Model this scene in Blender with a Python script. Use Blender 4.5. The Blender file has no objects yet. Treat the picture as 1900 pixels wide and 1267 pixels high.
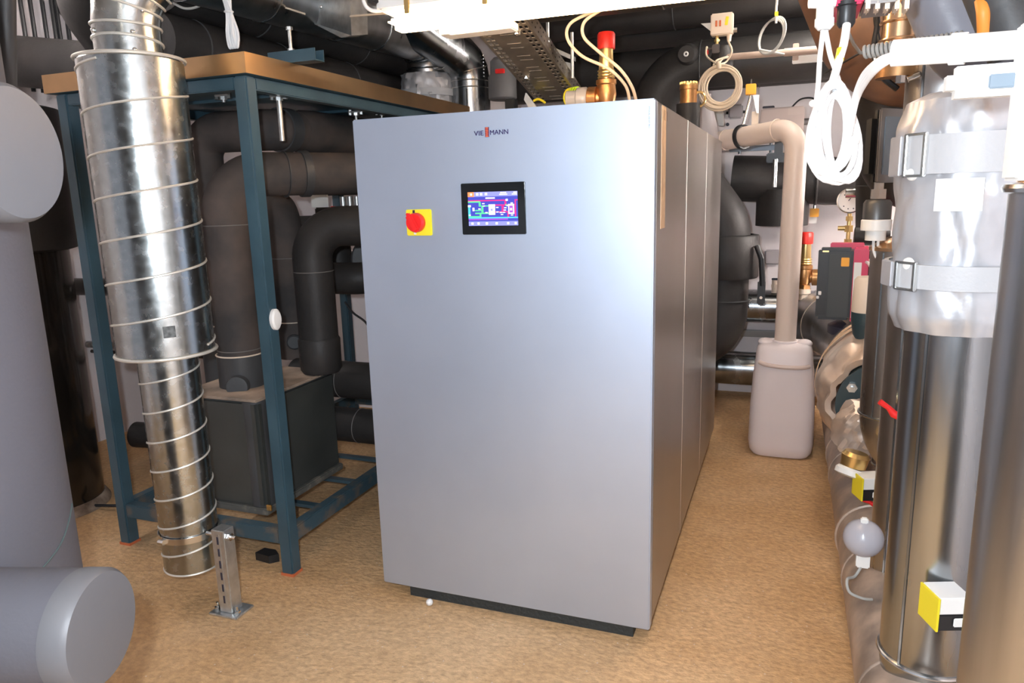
import bpy, bmesh, math, random
from mathutils import Vector, Matrix, noise
random.seed(4)
SC = bpy.context.scene
COL = SC.collection
PI = math.pi

# ---------------------------------------------------------------- camera
FPX = 1347.24
YAW, PIT, ROL = -0.36656, -0.20045, -0.02845
CAM = Vector((1.4354, -2.2540, 1.5390))
FW = Vector((math.sin(YAW)*math.cos(PIT), math.cos(YAW)*math.cos(PIT), math.sin(PIT)))
R0 = Vector((math.cos(YAW), -math.sin(YAW), 0)); U0 = R0.cross(FW)
RT = R0*math.cos(ROL) + U0*math.sin(ROL)
UP = -R0*math.sin(ROL) + U0*math.cos(ROL)
cd = bpy.data.cameras.new('camera'); cam = bpy.data.objects.new('camera', cd); COL.objects.link(cam)
M = Matrix((RT, UP, -FW)).transposed().to_4x4(); M.translation = CAM
cam.matrix_world = M
cd.sensor_width = 36; cd.lens = 36*FPX/1900; cd.clip_start = 0.02
SC.camera = cam

def P(u, v, X=None, Y=None, Z=None, d=None):
    """world point seen at photo pixel (u,v) on a plane X=, Y=, Z= or at depth d"""
    r = FW + RT*((u-950)/FPX) - UP*((v-633.5)/FPX)
    if X is not None: t = (X-CAM.x)/r.x
    elif Y is not None: t = (Y-CAM.y)/r.y
    elif Z is not None: t = (Z-CAM.z)/r.z
    else: t = d
    return CAM + r*t

# ---------------------------------------------------------------- world, lights, exposure
w = bpy.data.worlds.new('world'); SC.world = w; w.use_nodes = True
w.node_tree.nodes['Background'].inputs[0].default_value = (0.78, 0.80, 0.92, 1)
w.node_tree.nodes['Background'].inputs[1].default_value = 0.30
SC.view_settings.view_transform = 'Standard'; SC.view_settings.look = 'None'
SC.view_settings.exposure = 0.72; SC.view_settings.gamma = 1
try: SC.view_settings.use_curve_mapping = False
except Exception: pass
def light(name, kind, loc, energy, color, **k):
    l = bpy.data.lights.new(name, kind); l.energy = energy; l.color = color
    for a, b in k.items(): setattr(l, a, b)
    o = bpy.data.objects.new(name, l); o.location = loc; COL.objects.link(o); return o
# camera flash, just left of and above the lens
light('camera_flash', 'POINT', CAM - RT*0.09 + UP*0.07 + FW*0.02, 115, (0.84, 0.92, 1.0), shadow_soft_size=0.022)
SC.cycles.use_denoising = True
SC.cycles.max_bounces = 8

# ---------------------------------------------------------------- materials
MATS = {}
def mat(name, col, rough=0.6, metal=0.0, var=0.0, vscale=6, col2=None, bump=0.0, bscale=40, emit=None, est=1.0,
        spec=0.5, alpha=1.0, stretch=None, trans=0.0, rvar=0.0, detail=4, lo=0.35, hi=0.65, coat=0.0, aniso=0.0):
    if name in MATS: return MATS[name]
    m = bpy.data.materials.new(name); m.use_nodes = True; nt = m.node_tree; N = nt.nodes; L = nt.links
    b = N['Principled BSDF']
    b.inputs['Base Color'].default_value = (*col, 1); b.inputs['Roughness'].default_value = rough
    b.inputs['Metallic'].default_value = metal; b.inputs['Specular IOR Level'].default_value = spec
    b.inputs['Alpha'].default_value = alpha; b.inputs['Transmission Weight'].default_value = trans
    b.inputs['Coat Weight'].default_value = coat; b.inputs['Coat Roughness'].default_value = 0.15
    if emit: b.inputs['Emission Color'].default_value = (*emit, 1); b.inputs['Emission Strength'].default_value = est
    if var or bump or rvar or col2:
        tc = N.new('ShaderNodeTexCoord'); mp = N.new('ShaderNodeMapping'); L.new(tc.outputs['Object'], mp.inputs[0])
        if stretch: mp.inputs['Scale'].default_value = stretch
    if col2 or var or rvar:
        nz = N.new('ShaderNodeTexNoise'); nz.inputs['Scale'].default_value = vscale; nz.inputs['Detail'].default_value = detail
        L.new(mp.outputs[0], nz.inputs['Vector'])
        c2 = col2 if col2 else tuple(max(0, c*(1-var)) for c in col)
        rp = N.new('ShaderNodeValToRGB'); rp.color_ramp.elements[0].position = lo; rp.color_ramp.elements[1].position = hi
        rp.color_ramp.elements[0].color = (*c2, 1); rp.color_ramp.elements[1].color = (*col, 1)
        L.new(nz.outputs['Fac'], rp.inputs[0])
        if col2 or var: L.new(rp.outputs[0], b.inputs['Base Color'])
        if rvar:
            mr = N.new('ShaderNodeMapRange'); mr.inputs['From Min'].default_value = 0.3; mr.inputs['From Max'].default_value = 0.7
            mr.inputs['To Min'].default_value = max(0.02, rough-rvar); mr.inputs['To Max'].default_value = rough+rvar
            L.new(nz.outputs['Fac'], mr.inputs[0]); L.new(mr.outputs[0], b.inputs['Roughness'])
    if bump:
        nb = N.new('ShaderNodeTexNoise'); nb.inputs['Scale'].default_value = bscale; nb.inputs['Detail'].default_value = 5
        L.new(mp.outputs[0], nb.inputs['Vector'])
        bp = N.new('ShaderNodeBump'); bp.inputs['Strength'].default_value = bump; bp.inputs['Distance'].default_value = 0.01
        L.new(nb.outputs['Fac'], bp.inputs['Height']); L.new(bp.outputs[0], b.inputs['Normal'])
    MATS[name] = m; return m

foam   = mat('black_foam', (0.038, 0.035, 0.034), 0.52, col2=(0.026, 0.025, 0.025), vscale=5, bump=0.12, bscale=60, spec=0.28)
foamd  = mat('dusty_foam', (0.105, 0.082, 0.072), 0.75, col2=(0.042, 0.040, 0.040), vscale=4, bump=0.2, bscale=30, spec=0.3)
foamg  = mat('grey_foam', (0.060, 0.063, 0.067), 0.5, col2=(0.042, 0.043, 0.045), vscale=4, bump=0.1, bscale=50)
galv   = mat('galvanised_sheet', (0.52, 0.55, 0.55), 0.25, 1.0, col2=(0.40, 0.43, 0.42), vscale=30, rvar=0.05, detail=6, lo=.3, hi=.7)
seamm  = mat('folded_seam', (0.78, 0.75, 0.68), 0.45, 0.6)
steel  = mat('steel_cladding', (0.40, 0.42, 0.44), 0.24, 1.0, col2=(0.30, 0.32, 0.33), vscale=3, rvar=0.06, stretch=(4, 4, .5))
steelb = mat('brushed_dull_cladding', (0.50, 0.50, 0.50), 0.33, 1.0, col2=(0.38, 0.38, 0.38), vscale=2.5, rvar=0.07, stretch=(5, 5, .4))
dusty  = mat('dusty_cladding', (0.56, 0.44, 0.35), 0.5, 0.35, col2=(0.30, 0.24, 0.20), vscale=9, rvar=0.15, bump=0.1, bscale=14)
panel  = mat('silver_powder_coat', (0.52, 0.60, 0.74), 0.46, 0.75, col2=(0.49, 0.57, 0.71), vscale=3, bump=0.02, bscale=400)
panels = mat('silver_coat_warm_tint', (0.40, 0.37, 0.35), 0.34, 0.8, col2=(0.36, 0.33, 0.31), vscale=2, stretch=(1, 1, .3))  # cabinet's silver coat again, warm floor reflection mixed into its colour
blackp = mat('black_plastic', (0.015, 0.016, 0.018), 0.4)
blackm = mat('black_gloss_tank', (0.012, 0.011, 0.010), 0.14, 0.0, col2=(0.022, 0.017, 0.013), vscale=9, rvar=0.08, bump=0.05, bscale=20, coat=0.5)
bluep  = mat('blue_grey_paint', (0.048, 0.098, 0.130), 0.36, col2=(0.036, 0.075, 0.100), vscale=5, bump=0.03, spec=0.6)
bluedu = mat('dusty_blue_grey_paint', (0.040, 0.080, 0.105), 0.6, col2=(0.13, 0.11, 0.09), vscale=12, bump=0.1, lo=.34, hi=.50)
tanks  = mat('grey_tank_skin', (0.088, 0.086, 0.102), 0.6, col2=(0.080, 0.079, 0.092), vscale=2, bump=0.06, bscale=90)
cappl  = mat('grey_end_cap', (0.10, 0.10, 0.108), 0.5, bump=0.05, bscale=30)
silver = mat('silver_fabric', (0.60, 0.61, 0.64), 0.36, 0.5, col2=(0.50, 0.51, 0.54), vscale=6, bump=0.15, bscale=20)
silverd= mat('dusty_silver_fabric', (0.70, 0.62, 0.56), 0.40, 0.5, col2=(0.60, 0.43, 0.30), vscale=3, bump=0.2, bscale=18)
greyfab= mat('grey_fabric', (0.50, 0.50, 0.52), 0.45, 0.3, col2=(0.40, 0.40, 0.42), vscale=8, bump=0.2, bscale=25)
tanstr = mat('tan_strap', (0.62, 0.42, 0.27), 0.7, bump=.1)
greyst = mat('grey_strap', (0.46, 0.47, 0.49), 0.5, bump=.1, bscale=120)
brass  = mat('bronze_casting', (0.62, 0.33, 0.14), 0.36, 0.9, var=0.25, vscale=20, bump=0.1, bscale=60)
brassy = mat('yellow_brass', (0.80, 0.58, 0.25), 0.28, 0.95)
chrome = mat('bright_steel', (0.80, 0.80, 0.78), 0.2, 1.0)
zinc   = mat('zinc_plate', (0.68, 0.70, 0.70), 0.35, 0.9, var=.2, vscale=30)
redp   = mat('red_plastic', (0.80, 0.02, 0.02), 0.35)
redcap = mat('red_cap', (0.72, 0.03, 0.02), 0.4)
magen  = mat('crimson_plastic', (0.62, 0.01, 0.08), 0.35)
yellow = mat('yellow_plastic', (0.86, 0.72, 0.03), 0.45)
orange = mat('amber_plastic', (0.90, 0.42, 0.02), 0.45)
white  = mat('white_plastic', (0.82, 0.82, 0.80), 0.45)
offw   = mat('cream_plastic', (0.74, 0.62, 0.50), 0.5)
cablew = mat('white_cable_sheath', (0.84, 0.84, 0.84), 0.45)
cableb = mat('cream_cable_sheath', (0.66, 0.55, 0.42), 0.5)
cableg = mat('grey_cable_sheath', (0.40, 0.40, 0.38), 0.5)
pvc    = mat('beige_pipe_plastic', (0.74, 0.62, 0.54), 0.42)
pvcs   = mat('pale_pipe_seam', (0.80, 0.66, 0.55), 0.5)
canm   = mat('milky_plastic', (0.84, 0.76, 0.77), 0.42, col2=(0.80, 0.72, 0.72), vscale=2)
greyc  = mat('grey_plastic', (0.36, 0.33, 0.34), 0.5)
dgrey  = mat('dark_grey_plastic', (0.024, 0.027, 0.030), 0.45, bump=.05, bscale=100)
teal   = mat('dark_green_casting', (0.03, 0.055, 0.065), 0.4)
tintmet = mat('lamp_tinted_metal', (0.82, 0.55, 0.34), 0.24, 0.95)  # metal with an orange base that imitates the lamp's reflection
panm   = mat('warm_tint_sheet_edge', (0.66, 0.42, 0.22), 0.30, 0.95, col2=(0.48, 0.32, 0.18), vscale=3)  # plain sheet metal, orange reflection painted into the base colour
hxm    = mat('black_foil_box', (0.055, 0.060, 0.057), 0.42, col2=(0.036, 0.040, 0.038), vscale=3, bump=0.12, bscale=9)
hxd    = mat('dusty_box_top', (0.48, 0.36, 0.27), 0.8, col2=(0.20, 0.16, 0.13), vscale=6, bump=.2)
tapem  = mat('masking_tape', (0.80, 0.58, 0.38), 0.6, col2=(0.66, 0.44, 0.26), vscale=25, bump=.1)
lampd  = mat('lamp_diffuser', (1, 0.9, 0.8), 0.5, emit=(1.0, 0.66, 0.36), est=13)
fillw  = mat('added_diffuser_dim', (1, 0.95, 0.9), 0.5, emit=(1.0, 0.86, 0.72), est=7)
filln  = mat('added_diffuser_neutral', (1, 0.95, 0.9), 0.5, emit=(1.0, 0.92, 0.84), est=26)
greeny = mat('green_yellow_wire', (0.55, 0.80, 0.02), 0.45)
red2   = mat('dial_face', (0.82, 0.80, 0.76), 0.4)
ink    = mat('dark_ink', (0.03, 0.03, 0.05), 0.5)
logoblk= mat('dark_letter_metal', (0.03, 0.01, 0.12), 0.3, 0.5)
logoor = mat('orange_logo_bar', (0.75, 0.14, 0.05), 0.4)
rust   = mat('rusty_red_primer', (0.55, 0.14, 0.05), 0.8)
glass  = mat('screen_glass', (0.012, 0.014, 0.016), 0.12, spec=.6)

# floor: rough sandy screed
def floor_mat():
    m = bpy.data.materials.new('sandy_screed'); m.use_nodes = True; nt = m.node_tree; N = nt.nodes; L = nt.links
    b = N['Principled BSDF']; b.inputs['Roughness'].default_value = 0.85
    tc = N.new('ShaderNodeTexCoord')
    n1 = N.new('ShaderNodeTexNoise'); n1.inputs['Scale'].default_value = 2.2; n1.inputs['Detail'].default_value = 6
    n2 = N.new('ShaderNodeTexNoise'); n2.inputs['Scale'].default_value = 45; n2.inputs['Detail'].default_value = 6; n2.inputs['Roughness'].default_value = .7
    vo = N.new('ShaderNodeTexVoronoi'); vo.inputs['Scale'].default_value = 26
    for n in (n1, n2, vo): L.new(tc.outputs['Object'], n.inputs['Vector'])
    r1 = N.new('ShaderNodeValToRGB'); e = r1.color_ramp.elements
    e[0].position = .36; e[0].color = (0.58, 0.35, 0.165, 1); e[1].position = .68; e[1].color = (0.68, 0.45, 0.25, 1)
    L.new(n1.outputs['Fac'], r1.inputs[0])
    r2 = N.new('ShaderNodeValToRGB'); e = r2.color_ramp.elements
    e[0].position = .30; e[0].color = (0.62, 0.60, 0.57, 1); e[1].position = .62; e[1].color = (1.06, 1.04, 1.0, 1)
    L.new(n2.outputs['Fac'], r2.inputs[0])
    mx = N.new('ShaderNodeMix'); mx.data_type = 'RGBA'; mx.blend_type = 'MULTIPLY'; mx.inputs[0].default_value = .8
    L.new(r1.outputs[0], mx.inputs[6]); L.new(r2.outputs[0], mx.inputs[7])
    r3 = N.new('ShaderNodeValToRGB'); e = r3.color_ramp.elements      # pale stones in the screed
    e[0].position = .03; e[0].color = (1, 1, 1, 1); e[1].position = .10; e[1].color = (0, 0, 0, 1)
    L.new(vo.outputs['Distance'], r3.inputs[0])
    m2 = N.new('ShaderNodeMix'); m2.data_type = 'RGBA'; L.new(r3.outputs[0], m2.inputs[0])
    L.new(mx.outputs[2], m2.inputs[6]); m2.inputs[7].default_value = (0.68, 0.56, 0.44, 1)
    L.new(m2.outputs[2], b.inputs['Base Color'])
    mp = N.new('ShaderNodeMapping'); mp.inputs['Scale'].default_value = (1, 1.5, 1); L.new(tc.outputs['Object'], mp.inputs[0])
    n3 = N.new('ShaderNodeTexNoise'); n3.inputs['Scale'].default_value = 38; n3.inputs['Detail'].default_value = 8; L.new(mp.outputs[0], n3.inputs['Vector'])
    bp = N.new('ShaderNodeBump'); bp.inputs['Strength'].default_value = .4; bp.inputs['Distance'].default_value = .02
    L.new(n3.outputs['Fac'], bp.inputs['Height']); L.new(bp.outputs[0], b.inputs['Normal'])
    return m
def wall_mat():
    m = mat('painted_concrete', (0.80, 0.75, 0.76), 0.8, col2=(0.77, 0.71, 0.71), vscale=2, bump=.12, bscale=60)
    return m
FLOORM = floor_mat(); WALLM = wall_mat()

# ---------------------------------------------------------------- mesh helpers
def link(name, bm, m, parent=None, smooth=True, origin=None, mats=None):
    bmesh.ops.recalc_face_normals(bm, faces=bm.faces)
    if parent is not None:
        off = parent_world(parent)
    else:
        if origin is None:
            xs = [v.co for v in bm.verts]
            lo = Vector((min(v.x for v in xs), min(v.y for v in xs), min(v.z for v in xs)))
            hi = Vector((max(v.x for v in xs), max(v.y for v in xs), max(v.z for v in xs)))
            off = Vector(((lo.x+hi.x)/2, (lo.y+hi.y)/2, lo.z))
        else: off = Vector(origin)
    for v in bm.verts: v.co -= off
    me = bpy.data.meshes.new(name); bm.to_mesh(me); bm.free()
    o = bpy.data.objects.new(name, me); COL.objects.link(o)
    for x in (mats or [m]): me.materials.append(x)
    if parent is not None: o.parent = parent
    else: o.location = off
    if smooth:
        for p in me.polygons: p.use_smooth = True
        try: me.set_sharp_from_angle(angle=math.radians(38))
        except Exception: pass
    return o
def parent_world(o):
    v = Vector((0, 0, 0))
    while o is not None: v += o.location; o = o.parent
    return v
def thing(name, label, cat, loc, group=None):
    o = bpy.data.objects.new(name, None); COL.objects.link(o); o.location = Vector(loc)
    o.empty_display_size = .05
    o['label'] = label; o['category'] = cat
    if group: o['group'] = group
    return o
def tag(o, label, cat, group=None):
    o['label'] = label; o['category'] = cat
    if group: o['group'] = group
    return o
def struct(o): o['kind'] = 'structure'; return o
def BM(): return bmesh.new()
def box(bm, lo, hi, bev=0.0, rot=None, seg=2):
    lo = Vector(lo); hi = Vector(hi); c = (lo+hi)/2; s = hi-lo
    t = bmesh.new(); bmesh.ops.create_cube(t, size=1)
    for v in t.verts: v.co = Vector((v.co.x*s.x, v.co.y*s.y, v.co.z*s.z))
    if bev: bmesh.ops.bevel(t, geom=list(t.edges), offset=min(bev, min(abs(s.x), abs(s.y), abs(s.z))*.49), segments=seg, affect='EDGES')
    for v in t.verts: v.co = (rot @ v.co if rot else v.co) + c
    merge(bm, t); return bm
def merge(bm, t, mi=0):
    vm = [bm.verts.new(v.co) for v in t.verts]
    for i, v in enumerate(t.verts): v.index = i
    for f in t.faces:
        try: g = bm.faces.new([vm[v.index] for v in f.verts]); g.material_index = mi if mi else f.material_index
        except ValueError: pass
    t.free()
def frame_of(d):
    d = Vector(d).normalized(); a = Vector((0, 0, 1)) if abs(d.z) < .9 else Vector((1, 0, 0))
    x = a.cross(d).normalized(); y = d.cross(x); return x, y, d
def lathe(bm, prof, org, axis=(0, 0, 1), seg=32, cap=True):
    """prof: list of (radius, height along axis)"""
    x, y, d = frame_of(axis); org = Vector(org); rings = []
    for r, h in prof:
        rings.append([bm.verts.new(org + d*h + (x*math.cos(2*PI*i/seg) + y*math.sin(2*PI*i/seg))*r) for i in range(seg)])
    for a, b in zip(rings, rings[1:]):
        for i in range(seg): bm.faces.new((a[i], a[(i+1) % seg], b[(i+1) % seg], b[i]))
    if cap:
        if prof[0][0] > 1e-5: bm.faces.new(rings[0][::-1])
        if prof[-1][0] > 1e-5: bm.faces.new(rings[-1])
    return bm
def fillet(pts, R, n=10):
    pts = [Vector(p) for p in pts]; out = [pts[0]]
    for i in range(1, len(pts)-1):
        a, p, b = pts[i-1], pts[i], pts[i+1]
        u = (a-p); v = (b-p); lu, lv = u.length, v.length; u.normalize(); v.normalize()
        ang = u.angle(v)
        if ang > PI-.02: out.append(p); continue
        rr = R[i-1] if isinstance(R, (list, tuple)) else R
        t = rr/math.tan(ang/2); t = min(t, lu*.499 if i > 1 else lu*.98, lv*.499 if i < len(pts)-2 else lv*.98); rr = t*math.tan(ang/2)
        bis = (u+v).normalized(); c = p + bis*(rr/math.sin(ang/2))
        s = p+u*t; e = p+v*t; su = s-c; eu = e-c; tot = su.angle(eu); ax = su.cross(eu).normalized()
        for k in range(n+1): out.append(c + Matrix.Rotation(tot*k/n, 3, ax) @ su)
    out.append(pts[-1]); return out
def sweep(bm, path, r, seg=24, cap=True, closed=False):
    path = [Vector(p) for p in path]; n = len(path); rings = []
    def tan(i):
        if closed: return (path[(i+1) % n]-path[i-1]).normalized()
        if i == 0: return (path[1]-path[0]).normalized()
        if i == n-1: return (path[-1]-path[-2]).normalized()
        return ((path[i+1]-path[i]).normalized()+(path[i]-path[i-1]).normalized()).normalized()
    t0 = tan(0); x, y, _ = frame_of(t0)
    for i in range(n):
        t = tan(i); q = t0.rotation_difference(t); x = q @ x; x = (x - t*x.dot(t)).normalized(); y = t.cross(x); t0 = t
        rr = r[i] if isinstance(r, (list, tuple)) else r
        rings.append([bm.verts.new(path[i] + (x*math.cos(2*PI*k/seg)+y*math.sin(2*PI*k/seg))*rr) for k in range(seg)])
    for a, b in zip(rings, rings[1:]):
        for k in range(seg): bm.faces.new((a[k], a[(k+1) % seg], b[(k+1) % seg], b[k]))
    if closed:
        a, b = rings[-1], rings[0]
        # match ring offset
        best = min(range(seg), key=lambda s: (a[0].co-b[s].co).length)
        for k in range(seg): bm.faces.new((a[k], a[(k+1) % seg], b[(k+1+best) % seg], b[(k+best) % seg]))
    elif cap:
        bm.faces.new(rings[0][::-1]); bm.faces.new(rings[-1])
    return bm
def tube(bm, pts, r, R=0, seg=24, n=10, cap=True):
    return sweep(bm, fillet(pts, R, n) if R else pts, r, seg, cap)
def ring(bm, c, axis, R, r, seg=40, ms=8):
    x, y, d = frame_of(axis); c = Vector(c)
    path = [c+(x*math.cos(2*PI*i/seg)+y*math.sin(2*PI*i/seg))*R for i in range(seg)]
    return sweep(bm, path, r, ms, closed=True)
def prism(bm, pts, off):
    off = Vector(off); a = [bm.verts.new(p) for p in pts]; b = [bm.verts.new(Vector(p)+off) for p in pts]; n = len(pts)
    bm.faces.new(a); bm.faces.new(b[::-1])
    for i in range(n): bm.faces.new((a[i], b[i], b[(i+1) % n], a[(i+1) % n]))
def smooth_path(pts, n=8):
    pts = [Vector(p) for p in pts]; out = []
    for i in range(len(pts)-1):
        p0 = pts[max(i-1, 0)]; p1 = pts[i]; p2 = pts[i+1]; p3 = pts[min(i+2, len(pts)-1)]
        for k in range(n):
            t = k/n
            out.append(.5*((2*p1)+(-p0+p2)*t+(2*p0-5*p1+4*p2-p3)*t*t+(-p0+3*p1-3*p2+p3)*t**3))
    out.append(pts[-1]); return out
def cyl(bm, a, b, r, seg=20, r2=None):
    a = Vector(a); b = Vector(b); h = (b-a).length
    return lathe(bm, [(r, 0), (r if r2 is None else r2, h)], a, b-a, seg)
def hexnut(bm, c, axis, r, h): return lathe(bm, [(r, 0), (r, h)], c, axis, 6)
def text_mesh(name, s, size, loc, m, parent, rot=(PI/2, 0, 0), depth=0.001, xs=1.0, align='LEFT'):
    c = bpy.data.curves.new(name, 'FONT'); c.body = s; c.size = size; c.extrude = depth; c.align_x = align
    t = bpy.data.objects.new('tmp', c); COL.objects.link(t)
    me = bpy.data.meshes.new_from_object(t); bpy.data.objects.remove(t)
    Rm = Matrix.LocRotScale(None, __import__('mathutils').Euler(rot), Vector((xs, 1, 1)))
    me.transform(Rm); me.name = name
    o = bpy.data.objects.new(name, me); COL.objects.link(o); me.materials.clear(); me.materials.append(m)
    o.parent = parent; o.location = Vector(loc) - parent_world(parent); return o
def pipe(name, label, cat, pts, r, m, R=0.0, seg=36, seams=(), seam_mat=None, seam_r=0.004, group=None, n=12, bands=(), band_mat=None):
    """a pipe run; seams: (point, axis) rings; bands: (point, axis, width) wider collars"""
    if not seams and not bands:
        bm = BM(); tube(bm, pts, r, R, seg, n); return tag(link(name, bm, m), label, cat, group)
    lo = Vector(min(pts, key=lambda p: p[2])); t = thing(name, label, cat, (lo.x, lo.y, lo.z), group)
    bm = BM(); tube(bm, pts, r, R, seg, n); link('pipe_run', bm, m, t)
    for c, ax in seams:
        bm = BM(); ring(bm, c, ax, r, seam_r, max(seg, 36)); link('seam', bm, seam_mat or m, t)
    for c, ax, wd in bands:
        bm = BM(); x = Vector(ax).normalized()
        lathe(bm, [(r+.0005, -wd/2), (r+.008, -wd/2), (r+.008, wd/2), (r+.0005, wd/2)], c, ax, seg, cap=False); link('band', bm, band_mat or m, t)
    return t

# ================================================================ THE ROOM
def slab(name, lo, hi, m):
    bm = BM(); box(bm, lo, hi); return struct(link(name, bm, m, smooth=False))
slab('floor', (-2.9, -3.6, -.15), (2.5, 3.5, 0), FLOORM)
slab('wall_back', (-.6, 3.4, 0), (2.5, 3.6, 2.8), WALLM)
slab('wall_back_left', (-2.9, 2.25, 0), (-.6, 2.45, 2.8), WALLM)
slab('wall_back_step', (-.75, 2.45, 0), (-.6, 3.6, 2.8), WALLM)
slab('wall_left', (-3.0, -3.6, 0), (-2.8, 2.45, 2.8), WALLM)
slab('wall_right', (2.4, -3.6, 0), (2.6, 3.6, 2.8), WALLM)
slab('ceiling', (-3.0, -3.6, 2.8), (2.6, 3.6, 2.95), mat('ceiling_concrete', (0.50, 0.46, 0.43), .85, bump=.1))

# ================================================================ HEAT PUMP CABINET
W, H0, H1, D = 1.045, 0.055, 1.805, 2.25
hp = thing('heat_pump', 'large silver metal heat pump cabinet standing free in the middle of the floor', 'heat pump', (W/2, 0, 0))
bm = BM(); box(bm, (.10, .03, 0), (W-.062, D-.06, H0+.004)); link('base_plinth', bm, mat('black_base_foam', (.03, .035, .035), .6, bump=.6, bscale=70), hp, smooth=False)
bm = BM(); box(bm, (0, 0, H0), (W, .045, H1), .004); link('front_panel', bm, panel, hp)
for a, b in ((.049, .745), (.749, 1.455), (1.459, D)):
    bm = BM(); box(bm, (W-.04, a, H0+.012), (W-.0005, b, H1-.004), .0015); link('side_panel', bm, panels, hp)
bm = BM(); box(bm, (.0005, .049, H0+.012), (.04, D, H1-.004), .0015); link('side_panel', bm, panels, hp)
bm = BM(); box(bm, (.041, .049, H1-.02), (W-.041, D-.002, H1-.006)); link('top_panel', bm, panels, hp)
bm = BM(); box(bm, (.041, D-.02, H0+.012), (W-.041, D-.002, H1-.021)); link('back_panel', bm, panels, hp)
bm = BM(); box(bm, (.06, .06, H0+.02), (W-.06, D-.04, H1-.04)); link('inner_casing', bm, blackp, hp)
for yy in (.747, 1.457):
    bm = BM(); box(bm, (W-.02, yy-.003, H0+.012), (W+.0006, yy+.003, H1-.004)); link('seam_strip', bm, mat('pale_seam', (.70, .62, .55), .35, .6), hp)
bm = BM(); box(bm, (W-.001, .125, 1.415), (W+.0012, .205, 1.797)); tp = link('tape_strip', bm, tapem, hp, smooth=False); tp['label'] = 'brown masking tape strip with faint writing'
text_mesh('tape_writing', '11 1', .045, (W+.0014, .15, 1.755), mat('brown_ink', (.20, .10, .05), .6), hp, (PI/2, 0, PI/2), .0003)
# display
dp = BM(); box(dp, (.405, -.006, 1.409), (.632, .002, 1.577), .002); dp = link('display', dp, glass, hp)
sx0, sx1, sz0, sz1 = .430, .606, 1.438, 1.548
def em(n, c, s=1.0): return mat(n, (0, 0, 0), .5, emit=c, est=s)
scr_m = [em('scr_blue', (.06, .07, .55), .8), em('scr_bar', (.32, .34, .85), .8), em('scr_red', (.85, .02, .22), 1), em('scr_green', (.10, .80, .30), 1),
         em('scr_cyan', (.08, .55, .85), 1), em('scr_white', (.95, .92, 1), 1), em('scr_orange', (1, .28, .10), 1), em('scr_violet', (.35, .08, .60), .9)]
bm = BM()
def q(u0, v0, u1, v1, mi, lift):     # u,v 0..1 of the screen, v downward
    a = sx0+(sx1-sx0)*u0; b = sx0+(sx1-sx0)*u1; c = sz1-(sz1-sz0)*v0; d = sz1-(sz1-sz0)*v1; y = -.0062-.0004*lift
    f = bm.faces.new([bm.verts.new((a, y, c)), bm.verts.new((a, y, d)), bm.verts.new((b, y, d)), bm.verts.new((b, y, c))]); f.material_index = mi
q(0, 0, 1, 1, 0, 0)
q(0, 0, 1, .14, 1, 1); q(0, .87, 1, 1, 1, 1); q(0, 0, .13, .14, 6, 2); q(.05, .04, .09, .10, 5, 3)
for u in (.17, .25, .35): q(u, .03, u+.05, .10, 5, 2)
q(.66, .02, .78, .05, 5, 2); q(.64, .07, .80, .10, 5, 2); q(.92, .02, .99, .05, 5, 2); q(.89, .07, .99, .10, 5, 2)
q(.36, .165, .55, .205, 5, 2)
q(.0, .24, .78, .275, 2, 1); q(.74, .24, .775, .40, 2, 1); q(.53, .38, .80, .415, 2, 1); q(.68, .40, .72, .58, 2, 1); q(.55, .58, .95, .615, 2, 1)
q(.79, .60, .825, .78, 2, 1); q(.94, .24, 1, .27, 2, 1); q(.94, .26, .965, .74, 2, 1)
q(.0, .27, .25, .31, 3, 2); q(.22, .30, .26, .42, 3, 2); q(.22, .40, .44, .43, 3, 1); q(.27, .42, .31, .62, 3, 1); q(.14, .53, .29, .56, 3, 1)
q(.14, .61, .42, .65, 3, 1); q(.23, .64, .265, .74, 3, 1); q(.0, .71, .26, .745, 3, 2); q(0, .745, 1, .785, 4, 2); q(0, .79, .80, .83, 7, 1)
q(.42, .37, .55, .68, 5, 3); q(.46, .50, .50, .56, 1, 4)
q(.81, .37, .93, .66, 5, 3); q(.835, .42, .905, .62, 7, 4); q(.85, .49, .89, .56, 5, 5)
q(.0, .40, .045, .72, 4, 3); q(.0, .38, .06, .44, 5, 4); q(.01, .66, .05, .70, 5, 4); q(.09, .46, .13, .56, 5, 3)
for u, v in ((.29, .33), (.21, .485), (.30, .40), (.35, .595), (.57, .45), (.57, .585), (.64, .60), (.70, .60), (.66, .66), (.72, .53), (.76, .24), (.77, .40), (.73, .465), (.86, .33), (.86, .68)):
    q(u, v, u+.05, v+.03, 5, 4)
q(.77, .22, .81, .28, 5, 5); q(.76, .375, .79, .42, 3, 5)
for u in (.055, .18, .35, .55, .78, .93): q(u, .90, u+.045, .965, 5, 2)
o = link('screen', bm, None, dp, smooth=False, mats=scr_m)
# main switch
bm = BM(); box(bm, (.194, -.008, 1.407), (.291, .001, 1.496), .003); sp = link('switch_plate', bm, yellow, hp)
bm = BM(); lathe(bm, [(.030, 0), (.033, .004), (.033, .018), (.029, .028)], (.238, -.008, 1.452), (0, -1, 0), 32)
box(bm, (.205, -.040, 1.462), (.250, -.034, 1.470), .001, Matrix.Rotation(.9, 3, 'Y')); link('switch_knob', bm, redp, sp)
bm = BM(); box(bm, (.224, -.050, 1.418), (.250, -.034, 1.486), .006, Matrix.Rotation(-.5, 3, 'Y')); link('switch_grip', bm, redp, sp)
bm = BM(); box(bm, (.208, -.0095, 1.472), (.216, -.007, 1.480), .001); box(bm, (.222, -.0095, 1.411), (.232, -.007, 1.418), .001); link('switch_mark', bm, white, sp)
bm = BM(); box(bm, (.222, -.0095, 1.484), (.230, -.007, 1.494)); link('switch_mark', bm, ink, sp)
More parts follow.
